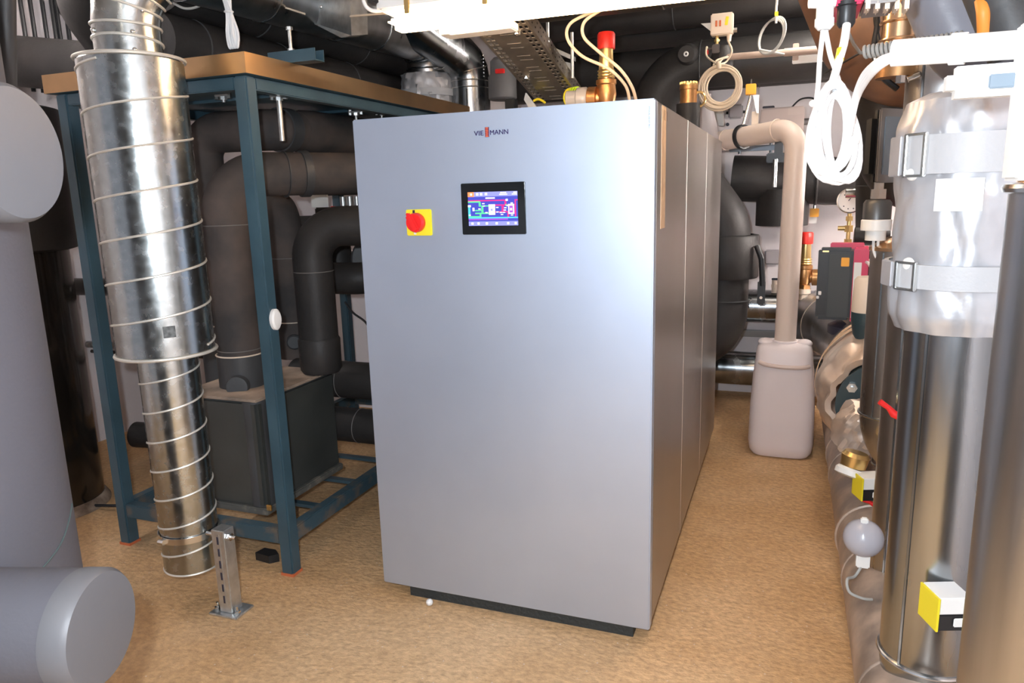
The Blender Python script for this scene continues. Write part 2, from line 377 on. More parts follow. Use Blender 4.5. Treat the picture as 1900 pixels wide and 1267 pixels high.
# wordmark
text_mesh('wordmark', 'VIE', .0215, (.4585, -.0012, 1.7275), logoblk, hp, xs=1.18)
bm = BM()
for i in range(5): box(bm, (.4995, -.0022, 1.7265-.004+i*.0062), (.5095, .001, 1.7265+.0002+i*.0062))
link('wordmark_bar', bm, logoor, hp, smooth=False)
bm = BM(); box(bm, (.4975, -.0015, 1.7215), (.5115, .0005, 1.7525)); link('wordmark_bar_ground', bm, logoblk, hp, smooth=False)
text_mesh('wordmark', 'MANN', .0215, (.5135, -.0012, 1.7275), logoblk, hp, xs=1.02)
text_mesh('model_lettering', 'VITOCAL 350 HT PRO', .0065, (1.026, -.0008, 1.783), mat('blue_ink', (.10, .12, .40), .5), hp, (PI/2, PI/2, 0), .0002)
# small foot and white stone
bm = BM(); bmesh.ops.create_icosphere(bm, subdivisions=2, radius=.014, matrix=Matrix.Translation(P(797, 1117, Z=.012)))
tag(link('plastic_cap', bm, white), 'small white plastic cap lying on the floor at the foot of the heat pump', 'cap')

# ================================================================ STEEL FRAME
fr = thing('steel_stand', 'blue-grey square tube steel stand with sheet metal tray roof left of the heat pump', 'frame', (-.92, .97, 0))
X0, X1, FD = -1.40, -.435, 1.95
T = .058
for (x, y) in ((X0, 0), (X1-T, 0), (X0, FD-T), (X1-T, FD-T)):
    bm = BM(); box(bm, (x, y, 0.004), (x+T, y+T, 1.988), .006); link('post', bm, bluep, fr)
for z0, z1 in ((.138, .203), (1.942, 1.987)):
    mm = bluedu if z0 < 1 else bluep
    bm = BM(); box(bm, (X0+T, .004, z0), (X1-T, T-.004, z1), .004); link('cross_beam', bm, mm, fr)
    bm = BM(); box(bm, (X0+T, FD-T+.004, z0), (X1-T, FD-.004, z1), .004); link('cross_beam', bm, mm, fr)
    for x in (X0, X1-T):
        bm = BM(); box(bm, (x+.004, T, z0), (x+T-.004, FD-T, z1), .004); link('side_beam', bm, mm, fr)
for y in (.32, .62, .92, 1.22, 1.55):
    bm = BM(); box(bm, (X0+T, y, .150), (X1-T, y+.035, .165)); link('slat', bm, bluep, fr, smooth=False)
for y in (.45, 1.1, 1.6):
    bm = BM(); box(bm, (X0+T, y, 1.976), (X1-T, y+.16, 1.989), .003); link('roof_beam', bm, bluep, fr)
bm = BM()
x0, x1, y0, y1, zb, zt = X0-.025, X1+.028, -.028, FD+.02, 1.990, 2.062
box(bm, (x0, y0, zb), (x1, y0+.004, zt)); box(bm, (x0, y1-.004, zb), (x1, y1, zt)); box(bm, (x0, y0+.004, zb), (x0+.004, y1-.004, zt)); box(bm, (x1-.004, y0+.004, zb), (x1, y1-.004, zt))
o = link('tray_roof', bm, panm, fr, smooth=False); o['label'] = 'shiny folded sheet metal tray edge'
bm = BM(); box(bm, (x0+.004, y0+.004, 1.99), (x1-.004, y1-.004, 1.996)); link('tray_sheet', bm, bluep, fr, smooth=False)
bm = BM(); box(bm, (X1-T-.002, -.002, 0.0), (X1+.002, T+.002, .012)); box(bm, (X0-.003, -.002, 0), (X0+T+.002, T+.002, .012)); link('foot_plate', bm, rust, fr, smooth=False)
bm = BM(); a = Vector((X0+.2, 1.86, .25)); b = Vector((X1-.05, 1.86, 1.35)); tube(bm, [a, b], .024, seg=4); link('brace', bm, bluep, fr)
bm = BM(); lathe(bm, [(.028, 0), (.028, .012), (.022, .018)], (X1+.001, .03, 1.085), (1, 0, 0), 24)
for v in bm.verts: v.co.z = 1.085+(v.co.z-1.085)*1.5
link('post_plug', bm, white, fr)
# channel bracket on the tray roof
bk = thing('channel_bracket', 'short grey channel with upright threaded bolt on the tray roof', 'bracket', P(550, 118, Z=2.062))
c = P(550, 118, Z=2.064)
bm = BM(); box(bm, c+Vector((-.11, -.03, 0)), c+Vector((.11, .03, .004))); box(bm, c+Vector((-.11, -.03, .004)), c+Vector((.11, -.026, .045))); box(bm, c+Vector((-.11, .026, .004)), c+Vector((.11, .03, .045))); link('channel', bm, bluep, bk, smooth=False)
bm = BM(); cyl(bm, c+Vector((-.02, 0, .03)), c+Vector((-.02, 0, .13)), .007, 10); hexnut(bm, c+Vector((-.02, 0, .125)), (0, 0, 1), .013, .012); hexnut(bm, c+Vector((-.02, 0, .045)), (0, 0, 1), .013, .012); link('bolt', bm, zinc, bk)

c = P(497, 1030, Z=.02); bm = BM(); prism(bm, [c+Vector(p) for p in ((-.05, -.02, -.02), (.03, -.03, -.02), (.06, 0, -.02), (.02, .03, -.02), (-.04, .03, -.02))], (0, 0, .035))
tag(link('rubber_block', bm, blackp, smooth=False), 'small dark rubber block on the floor behind the right front foot of the stand', 'block')
# hanging rods under tray
def rod(u, v0, v1, Y, label, r=.007):
    a = P(u, v0, Y=Y); b = Vector((a.x, Y, P(u, v1, Y=Y).z))
    t = thing('threaded_rod', label, 'rod', b)
    bm = BM(); cyl(bm, b, a, r, 10); link('rod', bm, zinc, t)
    bm = BM(); hexnut(bm, a-Vector((0, 0, .012)), (0, 0, 1), .016, .014); box(bm, a+Vector((-.035, -.012, .002)), a+Vector((.035, .012, .010))); link('beam_clamp', bm, zinc, t)
    for s in (-1, 1):
        bm = BM(); hexnut(bm, a+Vector((s*.032, 0, -.008)), (0, 0, 1), .010, .026); link('bolt', bm, chrome, t)
    return t
rod(517, 181, 262, .30, 'long galvanised threaded rod hanging from the tray roof in front of the upper pipes', .011)
rod(708, 210, 222, 1.3, 'galvanised hanger rod under the tray roof just left of the heat pump top edge')
rod(660, 210, 224, 1.0, 'short galvanised hanger rod under the tray roof at the heat pump corner')
rod(414, 180, 190, .33, 'stubby galvanised hanger rod directly behind the front right post of the stand')

# ---------------------------------------------------------------- pipes inside the frame
def hpipe(label, pts, r, m, R, seams=(), caps=(), bands=()):
    return pipe('insulated_pipe', label, 'pipe', pts, r, m, R, seams=seams, bands=bands, seam_mat=mat('foam_seam', (.16, .15, .145), .7), band_mat=foamg, seam_r=.0022)
# A: front, riser with elbow
zA = 1.655; AYY = .31; EA = P(653, 322, d=3.45)
eA = Vector((EA.x, EA.y, zA)); dA = (eA-Vector((-.868, AYY, zA))).normalized()
pA = hpipe('fattest front black insulated riser with elbow turning right behind the stand post', [(-.868, AYY, .66), (-.868, AYY, zA), eA+dA*.45], .096, foamd, .17,
      seams=[((-.868, AYY, 1.44), (0, 0, 1)), ((-.868, AYY, .89), (0, 0, 1))], bands=[(Vector((-.868, AYY, zA))+dA*.27, dA, .004), (Vector((-.868, AYY, zA))+dA*.36, dA, .035)])
bm = BM(); lathe(bm, [(.097, -.20), (.103, -.18), (.103, -.005), (.097, 0)], (-.868, AYY, .87), (0, 0, 1), 32); link('tee_sleeve', bm, foamg, pA)
bm = BM(); lathe(bm, [(.050, .0), (.050, .115), (.045, .128), (.03, .13)], (-.868, AYY, .74), (.55, -1, 0), 28); link('end_cap', bm, foamg, pA)
# B: upper
zB = 1.868; kB = Vector((-.86, .67, zB)); eB = P(652, 242, Y=1.28); eB = Vector((eB.x, eB.y, zB)); dB = (eB-kB).normalized()
pB = hpipe('topmost dusty black pipe under the tray roof with elbow dropping left', [(-1.27, .64, .62), (-1.27, .64, zB), kB, kB+dB*.95], .095, foamd, .12,
      bands=[(kB+dB*.07, dB, .07)], seams=[((-1.27, .64, .93), (0, 0, 1))])
bm = BM(); lathe(bm, [(.096, 0), (.103, .03), (.106, .10), (.106, .66), (.09, .70)], kB+dB*.16, dB, 36); o = link('cloth_sleeve', bm, foamd, pB)
bm = BM(); lathe(bm, [(.102, -.30), (.102, 0)], (-1.27, .64, .93), (0, 0, 1), 32); link('tee_sleeve', bm, foamg, pB)
for (x_r, y_r, r_r) in ((-.868, AYY, .103), ):
    bm = BM(); ring(bm, (x_r, y_r, .868), (0, 0, 1), r_r, .0035, 36); link('cream_rim', bm, offw, pA)
bm = BM(); ring(bm, (-1.27, .64, .932), (0, 0, 1), .102, .0035, 36); link('cream_rim', bm, offw, pB)
# C
pC = hpipe('black insulated riser with elbow into the heat pump above the box corner', [(-.648, .60, .76), (-.648, .60, 1.415), (-.01, .80, 1.415)], .092, foam, .15,
      seams=[((-.648, .60, 1.21), (0, 0, 1))])
bm = BM(); lathe(bm, [(.085, -.03), (.097, -.012), (.099, .13), (.093, .14)], (-.648, .60, .755), (0, 0, 1), 32); link('bottom_sleeve', bm, foam, pC)
# D: behind
pD = hpipe('rear black insulated riser arching left behind the stand post', [(-1.06, .95, .70), (-1.06, .95, 1.47), (-1.35, 1.2, 1.55)], .088, foamd, .16, seams=[((-1.06, .95, 1.24), (0, 0, 1))])
bm = BM(); ring(bm, (-1.06, .95, .90), (0, 0, 1), .0885, .003, 36); link('cream_rim', bm, offw, pD)
bm = BM(); lathe(bm, [(.04, .0), (.04, .110), (.032, .118)], (-1.06, .95, .80), (.7, -1, 0), 24); link('end_cap', bm, foamg, pD)
hpipe('lower thick black pipe leaving the black box towards the heat pump near the floor', [(-.95, .80, .395), (-.01, .80, .395)], .088, foam, 0, seams=[((-.58, .80, .395), (1, 0, 0))])
hpipe('upper thick black pipe leaving the black box towards the heat pump', [(-.95, .80, .635), (-.01, .80, .635)], .094, foam, 0, seams=[((-.66, .80, .635), (1, 0, 0))])
hpipe('black pipe stub running back to the wall beside the heat pump edge', [(-1.0, .98, 1.13), (-.62, .98, 1.13), (-.55, 1.7, 1.13)], .083, foam, .09)
hpipe('horizontal black pipe deep behind the risers below the tray roof', [(-1.34, 1.72, 1.66), (-.55, 1.72, 1.66)], .10, foam, 0)
hpipe('black elbow pipe in the shadow behind the rear riser', [(-1.38, 1.45, 1.36), (-1.10, 1.45, 1.36), (-1.08, 1.45, 1.10)], .085, foam, .12)
bm = BM()
lathe(bm, [(.125, 0), (.13, .01), (.13, .03), (.12, .04)], (-.74, 1.30, 1.20), (.5, -1, .1), 36)
tag(link('pipe_flange', bm, foamg), 'dark round flange disc behind the pipe stub beside the heat pump', 'flange')
# heat exchanger box
hx = thing('insulated_box', 'black box-shaped insulated heat exchanger with dusty top on the stand', 'heat exchanger', (-.83, .4, .207))
bm = BM(); box(bm, (-1.06, .10, .235), (-.625, .66, .712), .012); link('box_body', bm, hxm, hx)
bm = BM(); box(bm, (-1.07, .09, .207), (-.615, .67, .238), .005); o = link('edge_strip', bm, mat('scuffed_edge', (.10, .10, .09), .6, col2=(.20, .18, .15), vscale=22, lo=.3, hi=.45), hx)
bm = BM(); box(bm, (-1.062, .10, .710), (-.623, .66, .722), .004); link('dusty_top', bm, hxd, hx)
bm = BM(); lathe(bm, [(.055, 0), (.055, .47)], (-.676, .151, .24), (0, 0, 1), 24); link('corner_roll', bm, foamg, hx)
bm = BM(); c = P(500, 942, Y=.09); box(bm, c+Vector((-.012, -.006, -.012)), c+Vector((.012, .004, .014)), .002); link('corner_clip', bm, brassy, hx)
# tiny valve manifold
c = P(592, 373, Y=1.25)
mf = thing('white_tag', 'white square tag on a small manifold between the insulated pipes', 'tag', c)
bm = BM(); box(bm, c+Vector((-.05, -.004, -.035)), c+Vector((.06, .004, .045)), .002); link('tag_plate', bm, white, mf)
bm = BM(); box(bm, c+Vector((-.03, -.01, -.075)), c+Vector((.12, .03, -.035)), .008); link('manifold_body', bm, chrome, mf)
bm = BM(); box(bm, c+Vector((.085, -.02, -.055)), c+Vector((.115, -.005, -.03)), .003); link('red_lever', bm, redp, mf)
for i in range(3):
    bm = BM(); cyl(bm, c+Vector((.15+i*.045, .01, -.055)), c+Vector((.15+i*.045, .01, .02)), .016, 14); link('valve_stem', bm, zinc, mf)
bm = BM(); sweep(bm, smooth_path([P(640, 560, Y=1.7), P(655, 580, Y=1.7), P(680, 600, Y=1.7), P(700, 640, Y=1.6)]), .007, 8)
tag(link('sensor_cable', bm, blackp), 'thin black cable drooping in front of the white wall beside the heat pump', 'cable')

# ================================================================ SPIRAL DUCT
AX, AY = -.683, -.27
du = thing('spiral_duct', 'shiny galvanised spiral duct with wide silencer section hanging in front of the stand', 'duct', (AX, AY, .10))
zl, zm, zt = .165, 1.005, 2.02
def helix(bm, r, z0, z1, pitch, wr, ph=0, dr=1):
    n = int((z1-z0)/pitch*40); pts = []
    for i in range(n+1):
        z = z0+(z1-z0)*i/n; a = ph+dr*2*PI*(z-z0)/pitch; pts.append(Vector((AX+r*math.cos(a), AY+r*math.sin(a), z)))
    return sweep(bm, pts, wr, 6)
bm = BM(); lathe(bm, [(.100, 0), (.104, 0), (.104, zm-zl+.03)], (AX, AY, zl), (0, 0, 1), 64, cap=False)
lathe(bm, [(.100, 0), (.100, .25), (.0, .25)], (AX, AY, zl), (0, 0, 1), 64, cap=False); link('lower_tube', bm, galv, du)
bm = BM(); helix(bm, .1045, zl+.01, zm, .112, .0038, 1.0, 1); link('spiral_seam', bm, seamm, du)
bm = BM(); ring(bm, (AX, AY, zl), (0, 0, 1), .1035, .004, 60); link('bottom_rim', bm, seamm, du)
RU = .166
bm = BM(); lathe(bm, [(.105, -.002), (RU-.012, 0), (RU, .006), (RU, zt-zm-.01), (RU-.012, zt-zm), (.107, zt-zm)], (AX, AY, zm), (0, 0, 1), 72, cap=False); link('silencer_drum', bm, galv, du)
bm = BM(); helix(bm, RU+.001, zm+.03, zt-.02, .143, .0042, .2, 1); link('spiral_seam', bm, seamm, du)
for z in (zm+.004, zt-.002):
    bm = BM(); ring(bm, (AX, AY, z), (0, 0, 1), RU+.004, .006, 72); link('drum_rim', bm, seamm, du)
RE = .106
EP = fillet([(AX, AY, zt-.01), (AX, AY, 2.26), (AX+.45, AY+.28, 2.52)], .22, 4)
bm = BM(); sweep(bm, EP, RE, 48); link('elbow', bm, galv, du)
tprev = None
for i in range(1, len(EP)-1):
    a = (EP[i+1]-EP[i-1]).normalized(); bm = BM(); ring(bm, EP[i], a, RE+.0015, .0045, 48); link('elbow_seam', bm, seamm, du)
bm = BM(); ring(bm, (AX, AY, 2.075), (0, .10, 1), RE+.001, .005, 48); link('elbow_seam', bm, seamm, du)
for a, z in ((-1.9, 2.035), (-.6, 2.035), (-1.9, 2.10), (-.6, 2.09), (-.25, 2.16)):
    bm = BM(); bmesh.ops.create_icosphere(bm, subdivisions=2, radius=.008, matrix=Matrix.Translation((AX+(RE+.002)*math.cos(a), AY+(RE+.002)*math.sin(a), z))); link('rivet', bm, chrome, du)
bm = BM(); a = math.radians(-38); c = Vector((AX+(RU+.0006)*math.cos(a), AY+(RU+.0006)*math.sin(a), 1.10)); tt = Vector((-math.sin(a), math.cos(a), 0)); nn = Vector((math.cos(a), math.sin(a), 0))
# curved sticker on the drum
pts = []
for k in range(7):
    aa = a-.12+.24*k/6; pts.append(Vector((AX+(RU+.0009)*math.cos(aa), AY+(RU+.0009)*math.sin(aa), 0)))
rows = [[bm.verts.new(p+Vector((0, 0, z))) for p in pts] for z in (1.085, 1.125)]
for k in range(6): bm.faces.new((rows[0][k], rows[0][k+1], rows[1][k+1], rows[1][k]))
link('maker_sticker', bm, mat('grey_sticker', (.05, .055, .055), .5, col2=(.16, .17, .17), vscale=60), du)
# clamp ring & stand
st = thing('duct_support', 'short galvanised floor post with clamp ring holding the bottom of the spiral duct', 'support', (-.50, -.28, 0))
SX, SY = -.505, -.285
bm = BM(); box(bm, (SX-.065, SY-.05, .001), (SX+.065, SY+.05, .010), .002); link('foot_plate', bm, zinc, st)
bm = BM(); box(bm, (SX-.03, SY-.028, .010), (SX+.03, SY+.028, .345), .003); box(bm, (SX-.008, SY-.0295, .03), (SX+.008, SY-.0275, .33)); link('channel_post', bm, zinc, st)
for k in range(6):
    bm = BM(); box(bm, (SX-.0035, SY-.0310, .05+k*.048), (SX+.0035, SY-.0292, .08+k*.048)); link('slot', bm, ink, st, smooth=False)
for s in (-1, 1):
    bm = BM(); hexnut(bm, (SX+s*.047, SY-.02, .010), (0, 0, 1), .012, .012); cyl(bm, (SX+s*.047, SY-.02, .020), (SX+s*.047, SY-.02, .04), .005, 8); link('anchor_bolt', bm, chrome, st)
bm = BM(); lathe(bm, [(.1075, -.012), (.111, -.012), (.111, .012), (.1075, .012), (.1075, -.012)], (AX, AY, .305), (0, 0, 1), 60, cap=False); link('clamp_ring', bm, chrome, st)
bm = BM(); cyl(bm, (AX+.107, SY-.005, .315), (SX+.065, SY-.005, .315), .008, 10); hexnut(bm, (SX+.032, SY-.005, .315), (1, 0, 0), .015, .012); link('clamp_bolt', bm, chrome, st)
bm = BM(); cyl(bm, (AX-.03, AY-.118, .305), (AX-.005, AY-.118, .305), .01, 10); link('clamp_bolt', bm, chrome, st)

# ================================================================ FOREGROUND GREY TANK
TA = Vector((-.285, -1.50, 0)); RTK = .40
tk = thing('buffer_tank', 'large light grey insulated buffer tank in the left foreground', 'tank', (TA.x, TA.y, 0))
bm = BM(); lathe(bm, [(RTK-.01, .0), (RTK, .01), (RTK, 2.25), (RTK-.06, 2.32), (.0, 2.34)], TA, (0, 0, 1), 96, cap=False); link('tank_jacket', bm, tanks, tk)
SD = Vector((math.cos(math.radians(17)), math.sin(math.radians(17)), 0))
for cap_c in (Vector((.342, -1.443, .815)), Vector((.347, -1.462, 1.619))):
    rr = .101
    bm = BM(); lathe(bm, [(rr, -.42), (rr, -.015)], cap_c, SD, 64); o = link('nozzle_stub', bm, tanks, tk)
    bm = BM(); lathe(bm, [(rr+.0015, -.045), (rr+.0015, -.008), (rr-.005, .001), (rr-.03, .003), (0, .004)], cap_c, SD, 64, cap=False); link('end_cap', bm, cappl, o)
# circular cut seam of the jacket around the lower nozzle
def on_tank(u, v):
    r = FW + RT*((u-950)/FPX) - UP*((v-633.5)/FPX); ox, oy = CAM.x-TA.x, CAM.y-TA.y
    a_ = r.x*r.x+r.y*r.y; b_ = 2*(ox*r.x+oy*r.y); c_ = ox*ox+oy*oy-(RTK+.0005)**2; dd_ = b_*b_-4*a_*c_
    return CAM+r*((-b_-math.sqrt(max(dd_, 0)))/(2*a_))
bm = BM(); sweep(bm, smooth_path([on_tank(*p) for p in ((-60, 1190), (0, 1143), (30, 1103), (76, 1057), (112, 1010), (128, 965), (133, 935))], 6), .0022, 6); link('jacket_cut', bm, mat('seam_grey', (.05, .075, .075), .7), tk)
bm = BM(); ring(bm, (TA.x+RTK+.03, -1.515, .815), SD, .103, .003, 50); link('jacket_cut', bm, mat('seam_grey', (.14, .20, .20), .7), tk)

# ================================================================ BLACK TANK BACK LEFT
bt = thing('black_cylinder', 'glossy black upright cylinder standing on a flange behind the grey tank', 'tank', (-2.11, .22, 0))
BX, BY = -2.11, .22
bm = BM(); lathe(bm, [(.235, .02), (.235, 1.42)], (BX, BY, 0), (0, 0, 1), 48); link('cylinder_shell', bm, blackm, bt)
bm = BM(); lathe(bm, [(.262, 0), (.262, .012), (.24, .05)], (BX, BY, 0), (0, 0, 1), 48); link('base_flange', bm, mat('dirty_flange', (.16, .11, .08), .5, col2=(.45, .36, .28), vscale=14), bt)
bm = BM(); lathe(bm, [(.24, 1.33), (.275, 1.34), (.275, 2.0), (.24, 2.01)], (BX, BY, 0), (0, 0, 1), 48); link('foam_top', bm, foam, bt)
bm = BM(); tube(bm, [(BX+.22, BY+.03, .02), (BX+.38, BY+.05, .03), (BX+.5, BY+.25, .01)], .008, .05, 8); link('drain_hose', bm, blackp, bt)
pipe('insulated_pipe', 'black pipe crossing low behind the left post of the stand', 'pipe', [(-2.15, .80, .20), (-1.1, .98, .18)], .075, foam, 0, seams=[((-1.72, .873, .193), (1, .17, 0)), ((-1.6, .894, .191), (1, .17, 0))], seam_mat=foamg)
pipe('wall_pipe', 'black horizontal pipe halfway up the white wall left of the stand', 'pipe', [(-2.79, 1.05, 1.04), (-1.5, 1.12, 1.04)], .055, blackm, 0)
pipe('wall_pipe', 'thin grey rail pipe on the white wall left of the stand', 'pipe', [(-2.79, 1.08, .66), (-1.5, 1.15, .66)], .022, steelb, 0)
pipe('wall_pipe', 'thin black rail pipe just below the grey one left of the stand', 'pipe', [(-2.79, 1.10, .61), (-1.5, 1.17, .61)], .012, blackm, 0)

# ================================================================ CEILING SERVICES, LEFT
pipe('ceiling_pipe', 'black insulated pipe bending up steeply in the top left corner', 'pipe', [P(158, -120, Y=.5), P(156, 10, Y=.6), P(215, 92, Y=.8), P(330, 130, Y=1.15), P(480, 150, Y=1.6)], .125, foam, .25)
pipe('ceiling_pipe', 'thick black sloping pipe behind the grey tank cap, top left', 'pipe', [(-2.79, .75, 2.36), (-2.2, .85, 2.28), (-1.2, 1.0, 2.21)], .135, foam, .2)
pipe('ceiling_pipe', 'black pipe touching the upper frame edge, top left', 'pipe', [(-2.79, 1.3, P(40, 18, Y=1.3).z), (-1.2, 1.3, P(110, 14, Y=1.3).z)], .12, foam, 0)
pipe('ceiling_pipe', 'narrow black vertical pipe at the extreme top left above the grey cap', 'pipe', [P(14, 260, Y=-.9), P(8, -200, Y=-.9)], .022, foam, 0)
# ducts running away along the ceiling (direction +Y)
def along(label, u, v, Y0, Y1, r, m, name='ceiling_pipe', seams=(), sm=None, Yref=.6):
    a = P(u, v, Y=Yref)
    return pipe(name, label, 'pipe', [(a.x, Y0, a.z), (a.x, Y1, a.z)], r, m, 0, seams=[((a.x, y, a.z), (0, 1, 0)) for y in seams], seam_mat=sm)
pipe('ceiling_pipe', 'lower of the two black pipes running back under the steel duct, top left', 'pipe', [(-1.0, .15, 2.185), (-1.0, 2.2, 2.185)], .118, foam, 0, seams=[((-1.0, y, 2.185), (0, 1, 0)) for y in (.35, .9, 1.5)], seam_mat=foamg)
pipe('ceiling_pipe', 'upper black pipe running back close beneath the steel duct, top left', 'pipe', [(-.98, .2, 2.43), (-.98, 2.2, 2.43)], .13, foam, 0, seams=[((-.98, y, 2.43), (0, 1, 0)) for y in (.75, 1.6)], seam_mat=foamg)
e = Vector((-.70, 2.0, 2.36))
qa = P(567, 63, X=-.70)+Vector((0, 0, .125)); qb = P(745, 108, X=-.70)+Vector((0, 0, .125)); qd = (qb-qa).normalized(); q0 = qa-qd*1.1; qe = Vector((-.70, 1.98, qb.z+qd.z*(1.98-qb.y)))
sd = pipe('steel_duct', 'steel ceiling duct running back and elbowing down into a grey cloth sleeve', 'duct', [q0, qe, (-.70, 1.98, 2.0)], .118, steelb, .15, seams=[(qa+qd*t, qd) for t in (-.75, -.3, .25, .6)], seam_mat=steel, n=3)
for c, ax in ((qe+Vector((0, -.16, 0)), (0, 1, -.1)), (qe+Vector((0, -.075, -.02)), (0, 1, -.6)), (qe+Vector((0, -.02, -.075)), (0, .5, -1)), (qe+Vector((0, 0, -.16)), (0, 0, 1))):
    bm = BM(); ring(bm, c, ax, .121, .006, 40); link('elbow_seam', bm, steel, sd)
# cloth sleeve
def jacket(bm, prof, org, axis, seg=64, amp=.012, freq=7, sub=18, seed=0):
    """lathe with wrinkles"""
    x, y, d = frame_of(axis); org = Vector(org); pr = []
    for (r0, h0), (r1, h1) in zip(prof, prof[1:]):
        k = max(1, int(sub*((h1-h0)**2+(r1-r0)**2)**.5/.3))
        for i in range(k): pr.append((r0+(r1-r0)*i/k, h0+(h1-h0)*i/k))
    pr.append(prof[-1]); rings = []
    for r, h in pr:
        rg = []
        for i in range(seg):
            a = 2*PI*i/seg; v = x*math.cos(a)+y*math.sin(a)
            s = Vector((math.cos(a)*freq*.35+seed, math.sin(a)*freq*.35, h*freq*1.4))
            wv = (abs(noise.noise(s))*2-.5)*amp + noise.noise(s*2.7)*amp*.45
            rg.append(bm.verts.new(org+d*h+v*max(r+wv*min(1, r*10), 0)))
        rings.append(rg)
    for a, b in zip(rings, rings[1:]):
        for i in range(seg): bm.faces.new((a[i], a[(i+1) % seg], b[(i+1) % seg], b[i]))
    return bm
cs = thing('cloth_jacket', 'crumpled grey cloth jacket strapped around the steel duct drop left of the steel riser', 'jacket', (-.70, 1.98, 1.78))
bm = BM(); jacket(bm, [(.12, .08), (.15, .085), (.165, .05), (.168, -.04), (.16, -.16), (.14, -.20)], (-.70, 1.98, 2.185), (0, 0, 1), amp=.016, freq=11, seed=3); link('jacket_cloth', bm, greyfab, cs)
bm = BM(); lathe(bm, [(.174, -.04), (.178, -.04), (.178, .0), (.174, .0)], (-.70, 1.98, 2.175), (0, 0, 1), 48, cap=False); link('strap', bm, greyst, cs)
# second steel drop
s2 = pipe('steel_duct', 'shiny steel vertical riser with segmented elbow beside the cloth jacket', 'duct', [(-.45, 2.06, 1.7), (-.45, 2.06, 2.33), (-.70, 1.35, 2.60)], .122, steel, .14, n=3,
          seams=[((-.45, 2.06, 2.22), (0, 0, 1)), ((-.45, 2.06, 2.18), (0, 0, 1)), ((-.455, 2.045, 2.29), (-.1, -.25, 1)), ((-.48, 2.00, 2.35), (-.3, -.7, .9)), ((-.53, 1.90, 2.39), (-.4, -.85, .4))], seam_mat=chrome)
bm = BM(); box(bm, (-.424, 2.06-.1225, 1.8), (-.416, 2.06-.1185, 2.17)); link('fold_seam', bm, chrome, s2)
for i in range(7):
    bm = BM(); bmesh.ops.create_icosphere(bm, subdivisions=1, radius=.005, matrix=Matrix.Translation((-.45+.114, 2.06-.045, 2.24+i*.02))); link('rivet', bm, chrome, s2)
# hanging sheet steel plate/damper box
c = P(610, 30, Y=.75)
bx = thing('sheet_metal_box', 'bright folded sheet metal box hanging at the top edge, left of the lamp', 'bracket', c)
bm = BM()
pts = [P(566, 0, Y=.8), P(570, 38, Y=.8), P(633, 70, Y=.55), P(652, 66, Y=.55), P(650, -6, Y=.55), P(566, -20, Y=.8)]
prism(bm, pts, (.02, .10, .02)); link('folded_sheet', bm, zinc, bx, smooth=False)
for u, v in ((580, 11), (596, 13)):
    bm = BM(); bmesh.ops.create_icosphere(bm, subdivisions=2, radius=.008, matrix=Matrix.Translation(P(u, v, Y=.68))); link('bolt', bm, chrome, bx)
# white cable bundle hanging top left
c = P(427, 40, Y=.15)
cb = thing('cable_bundle', 'short bundle of folded white cable hanging above the tray roof', 'cable', c)
for i in range(4):
    dx = -.020+.011*i
    bm = BM(); sweep(bm, smooth_path([c+Vector((-.03+dx*.3, 0, .13)), c+Vector((dx*.6, 0, .04)), c+Vector((dx, -.006*(i % 2), -.04)), c+Vector((dx+.003, 0, -.085)), c+Vector((dx+.012, 0, -.092)), c+Vector((dx+.014, .005, -.04)), c+Vector((.004, .004, .045)), c+Vector((.012, 0, .13))]), .0052, 8); link('cable_loop', bm, cablew, cb)
bm = BM(); ring(bm, c+Vector((-.002, 0, .035)), (0, 0, 1), .014, .004, 20); link('cable_tie', bm, cablew, cb)
# thin wires across
def wire(label, pts, r, m, name='wire', cat='cable', n=8):
    bm = BM(); sweep(bm, smooth_path(pts, n), r, 8); return tag(link(name, bm, m), label, cat)
wire('pale straight support wire running past the top of the steel duct', [P(470, -5, Y=.5), P(566, 26, Y=.5)], .004, cableb, 'support_wire')
wire('pale straight support wire between the sheet metal box and the lamp', [P(650, 30, Y=.45), P(735, 23, Y=.36)], .004, cableb, 'support_wire')
wire('grey cable looping around the duct elbow at the top left', [P(322, 6, Y=.2), P(345, 16, Y=.2), P(372, 10, Y=.2), P(392, -10, Y=.2)], .005, cableg, 'grey_cable')
bm = BM(); a = P(312, 88, Y=.6); b = P(395, 104, Y=.6); tube(bm, [a, b], .012, seg=4); tag(link('cable_rail', bm, offw), 'pale narrow rail above the tray roof beside the spiral duct', 'rail')
for i, u in enumerate((43, 83, 108)):
    bm = BM(); a = P(u, 40, X=-2.72); cyl(bm, (a.x, a.y, 2.2), (a.x, a.y, 2.8), .012, 8); cyl(bm, (a.x, a.y+.06, 2.2), (a.x, a.y+.06, 2.8), .012, 8)
    tag(link('hanger_rod', bm, blackp), ('leftmost', 'middle', 'rightmost')[i]+' of three dark double hanger rods in front of the top left white wall', 'rod', 'hanger rods top left')

